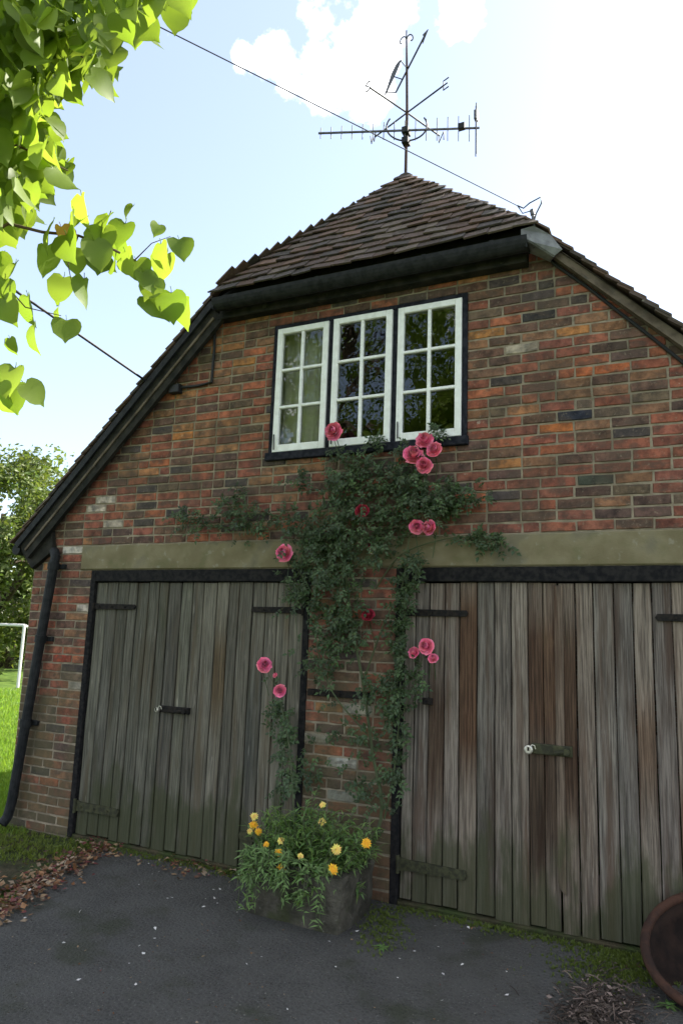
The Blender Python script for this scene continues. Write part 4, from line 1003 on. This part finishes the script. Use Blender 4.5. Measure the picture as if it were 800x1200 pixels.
bk_ = Vector((-.55, 1.2, 0))
for k in (0, 5):
    m2 = MB(); m2.tube([T0+axg*k, T0+axg*k+bk_+Vector((0, 0, -.25)), GP+axg*k+bk_*1.4], .045, 6); m2.obj('stay', M_GOAL, goal)
def bigtree(name, base, h, rx, label, nleaf, seed, z0=.5, group=None, ls=(.14, .26)):
    random.seed(seed); t = thing(name, base, label, 'tree', group)
    m2 = MB(); m2.tube([base+Vector((0, 0, -.2)), base+Vector((.1, 0, h*.3)), base+Vector((-.1, .1, h*.7))], [.28, .2, .06], 8)
    for i in range(9):
        a = U(0, 6.28); m2.tube([base+Vector((0, 0, h*U(.15, .5))), base+Vector((math.cos(a)*rx*.4, math.sin(a)*rx*.4, h*U(.4, .6))), base+Vector((math.cos(a)*rx*.8, math.sin(a)*rx*.8, h*U(.5, .85)))], [.1, .06, .015], 6)
    m2.obj('trunk', M_BARK, t, True)
    lv_ = MB(); clumps = []
    for i in range(70):
        d = rdir(); r = U(.3, 1)**.45; z_ = z0+(h-z0)*(.5+.5*d.z*r); clumps.append((base+Vector((d.x*rx*r, d.y*rx*r, z_)), U(.4, .95)*rx/3, U(.7, 1.3)))
    for i in range(nleaf):
        c, r, f = random.choice(clumps); P = c+rdir()*r*U(.3, 1.1)
        if P.z < .1: continue
        g_ = f*U(.75, 1.25); leafquad(lv_, P, rdir(-1, .3), rdir(0, 1), U(*ls), U(ls[0]*.5, ls[1]*.5), (g_*U(.9, 1.2), g_, g_*.9), .1, .2)
    tag(lv_.obj('crown', M_BUSH, t), kind='stuff')
bt = onZ(-20, 802, -.06); dd = (bt-CAM); dd.z = 0; bt = CAM+dd*1.12; bt.z = -.06
bigtree('broadleaf_tree', bt, 7.7, 3.5, 'tall bushy sunlit tree standing behind the white goal frame', 34000, 5, .1)
b2_ = onZ(5, 801, -.06); d_ = b2_-CAM; d_.z = 0; b2_ = CAM+d_*1.35; b2_.z = -.06
bigtree('hedge_shrub', b2_, 4.6, 3.6, 'rounded dark green shrub below the tall tree behind the lawn', 16000, 8, -.4, ls=(.16, .28))
random.seed(21)

# ------------------------------------------------------------------ litter, moss, weeds on the drive
lit = MB(); LC = [(.16, .07, .03), (.22, .11, .05), (.10, .05, .03), (.28, .18, .10), (.14, .04, .035), (.30, .22, .15)]
def flat_leaf(mb, P, s_, c, tilt=.5):
    d = Vector((U(-1, 1), U(-1, 1), U(-.1, .25))).normalized(); leafquad(mb, P+Vector((0, 0, U(.003, .018))), d, Vector((U(-tilt, tilt), U(-tilt, tilt), 1)), s_, s_*U(.5, .75), c, U(-.1, .3), U(-.3, .3))
for i in range(900):
    k = U(0, 1); A = onZ(-40+k*165, 1085-k*95, 0); P = A+Vector((random.gauss(0, .10), random.gauss(0, .10), 0)); P.z = max(0, U(-.02, .02))
    c = random.choice(LC); f = U(.7, 1.3); flat_leaf(lit, P, U(.025, .06), tuple(x*f for x in c))
for i in range(150):
    P = onZ(random.gauss(235, 35), random.gauss(1015, 7), .004); c = random.choice(LC); flat_leaf(lit, P, U(.02, .05), c)
for i in range(140):
    P = onZ(random.gauss(120, 12), random.gauss(983, 6), .004); c = random.choice([(.20, .06, .05), (.15, .05, .04), (.25, .14, .1)]); flat_leaf(lit, P, U(.02, .05), c)
for i in range(110):
    P = onZ(U(0, 780), U(1030, 1200), .004); c = random.choice(LC); flat_leaf(lit, P, U(.008, .022), c)
tag(lit.obj('leaf_litter', M_LITTER), 'brown fallen leaves drifted along the left edge of the drive', 'leaves', kind='stuff')
pe = MB()
for i in range(70):
    P = onZ(U(20, 600), U(1020, 1190), .004) if i > 30 else onZ(random.gauss(250, 60), random.gauss(1035, 22), .004)
    flat_leaf(pe, P, U(.012, .03), (1, 1, 1), .2)
tag(pe.obj('fallen_petals', M_PETW), 'pale fallen rose petals scattered over the dark drive', 'petals', kind='stuff')
gr = MB()
for i in range(2200):                        # loose grit and crumbs, thicker towards the doors
    if i < 1300: P = onZ(U(-20, 820), U(1000, 1215), .001)
    else: P = Vector((U(-2.7, 2.1), -.015-abs(random.gauss(0, .16)), .001))
    if P.y > -.012 or P.x < -2.6: continue
    r = U(.002, .0055)*(1.5 if random.random() < .06 else 1); f = U(.35, 1.6); c = random.choice([(.10, .09, .075), (.06, .05, .04), (.14, .13, .115), (.05, .035, .022)]); c = tuple(x*f for x in c)
    a = U(0, 6.28); v = [P+Vector((r*math.cos(a+k*1.57)*U(.7, 1.2), r*math.sin(a+k*1.57)*U(.7, 1.2), 0)) for k in range(4)]+[P+Vector((0, 0, r*U(.5, 1.1)))]
    gr.add(v, [(0, 1, 4), (1, 2, 4), (2, 3, 4), (3, 0, 4)], c)
tag(gr.obj('grit', M_LITTER), 'loose grit and crumbs scattered over the asphalt drive', 'grit', kind='stuff')
mo_ = MB()
def tuft(P, h, n=5, col=(1, 1, 1)):
    for k in range(n):
        a = U(0, 6.28); w = Vector((math.cos(a), math.sin(a), 0))*.0035; t = P+Vector((U(-.6, .6)*h, U(-.6, .6)*h, h*U(.5, 1))); f = U(.7, 1.3)
        mo_.add([P-w, P+w, t], [(0, 1, 2)], (f*col[0], f*col[1], f*col[2]))
for i in range(4200):
    k = random.random()
    if k < .45: P = onZ(random.gauss(735, 36), random.gauss(1128, 15), 0)
    elif k < .6: P = onZ(U(465, 740), 1062+U(0, 12), 0); P.y = -.02-abs(random.gauss(0, .05)); P.x = U(.05, 1.5)
    elif k < .8: P = Vector((U(-2.7, -.8), -.02-abs(random.gauss(0, .06)), 0))
    elif k < .9: P = onZ(random.gauss(20, 30), random.gauss(985, 12), -.01)
    else: P = onZ(random.gauss(450, 14), random.gauss(1085, 16), 0)
    if P.y > -.01: continue
    tuft(P, U(.008, .028), 6)
for i in range(900):
    P = onZ(U(-30, 120), U(962, 1010), -.01)
    if P.y < -.03 and P.x < -2.4: tuft(P, U(.02, .06), 5, (1.2, 1.15, 1))
tag(mo_.obj('moss_tufts', M_MOSS), 'green moss and grass tufts along the foot of the doors', 'moss', kind='stuff')
db = MB()
for i in range(900):
    P = onZ(random.gauss(702, 26), random.gauss(1190, 17), 0); P.z = U(0, .07)*max(0, 1-abs(P.x-1.33)*2.5); c = random.choice([(.06, .042, .032), (.10, .075, .058), (.035, .026, .02), (.05, .036, .028), (.22, .16, .13)])
    if random.random() < .5: flat_leaf(db, P, U(.012, .032), c, .9)
    else:
        d = Vector((U(-1, 1), U(-1, 1), U(-.2, .3))).normalized()*U(.03, .09); db.tube([P, P+d*.5+Vector((0, 0, .006)), P+d], .0025, 4, c)
tag(db.obj('clippings_heap', M_LITTER), 'small heap of dry brown clippings and twigs on the drive', 'clippings', kind='stuff')
def weed(px_, py_, n, L, label):
    P = onZ(px_, py_, 0); w = thing('weed', P, label, 'weed'); m2 = MB()
    for i in range(n):
        a = 6.28*i/n+U(-.3, .3); leafquad(m2, P, Vector((math.cos(a), math.sin(a), U(.3, .9))), Vector((0, 0, 1)), L*U(.7, 1.2), L*.35, (1, U(.9, 1.2), 1), .15, U(.2, .6))
    m2.obj('leaves', M_MARI, w)
weed(448, 1112, 12, .05, 'small green weed growing in the drive in front of the stone trough')
weed(782, 1180, 14, .06, 'leafy green weed growing in front of the rusty iron bowl')
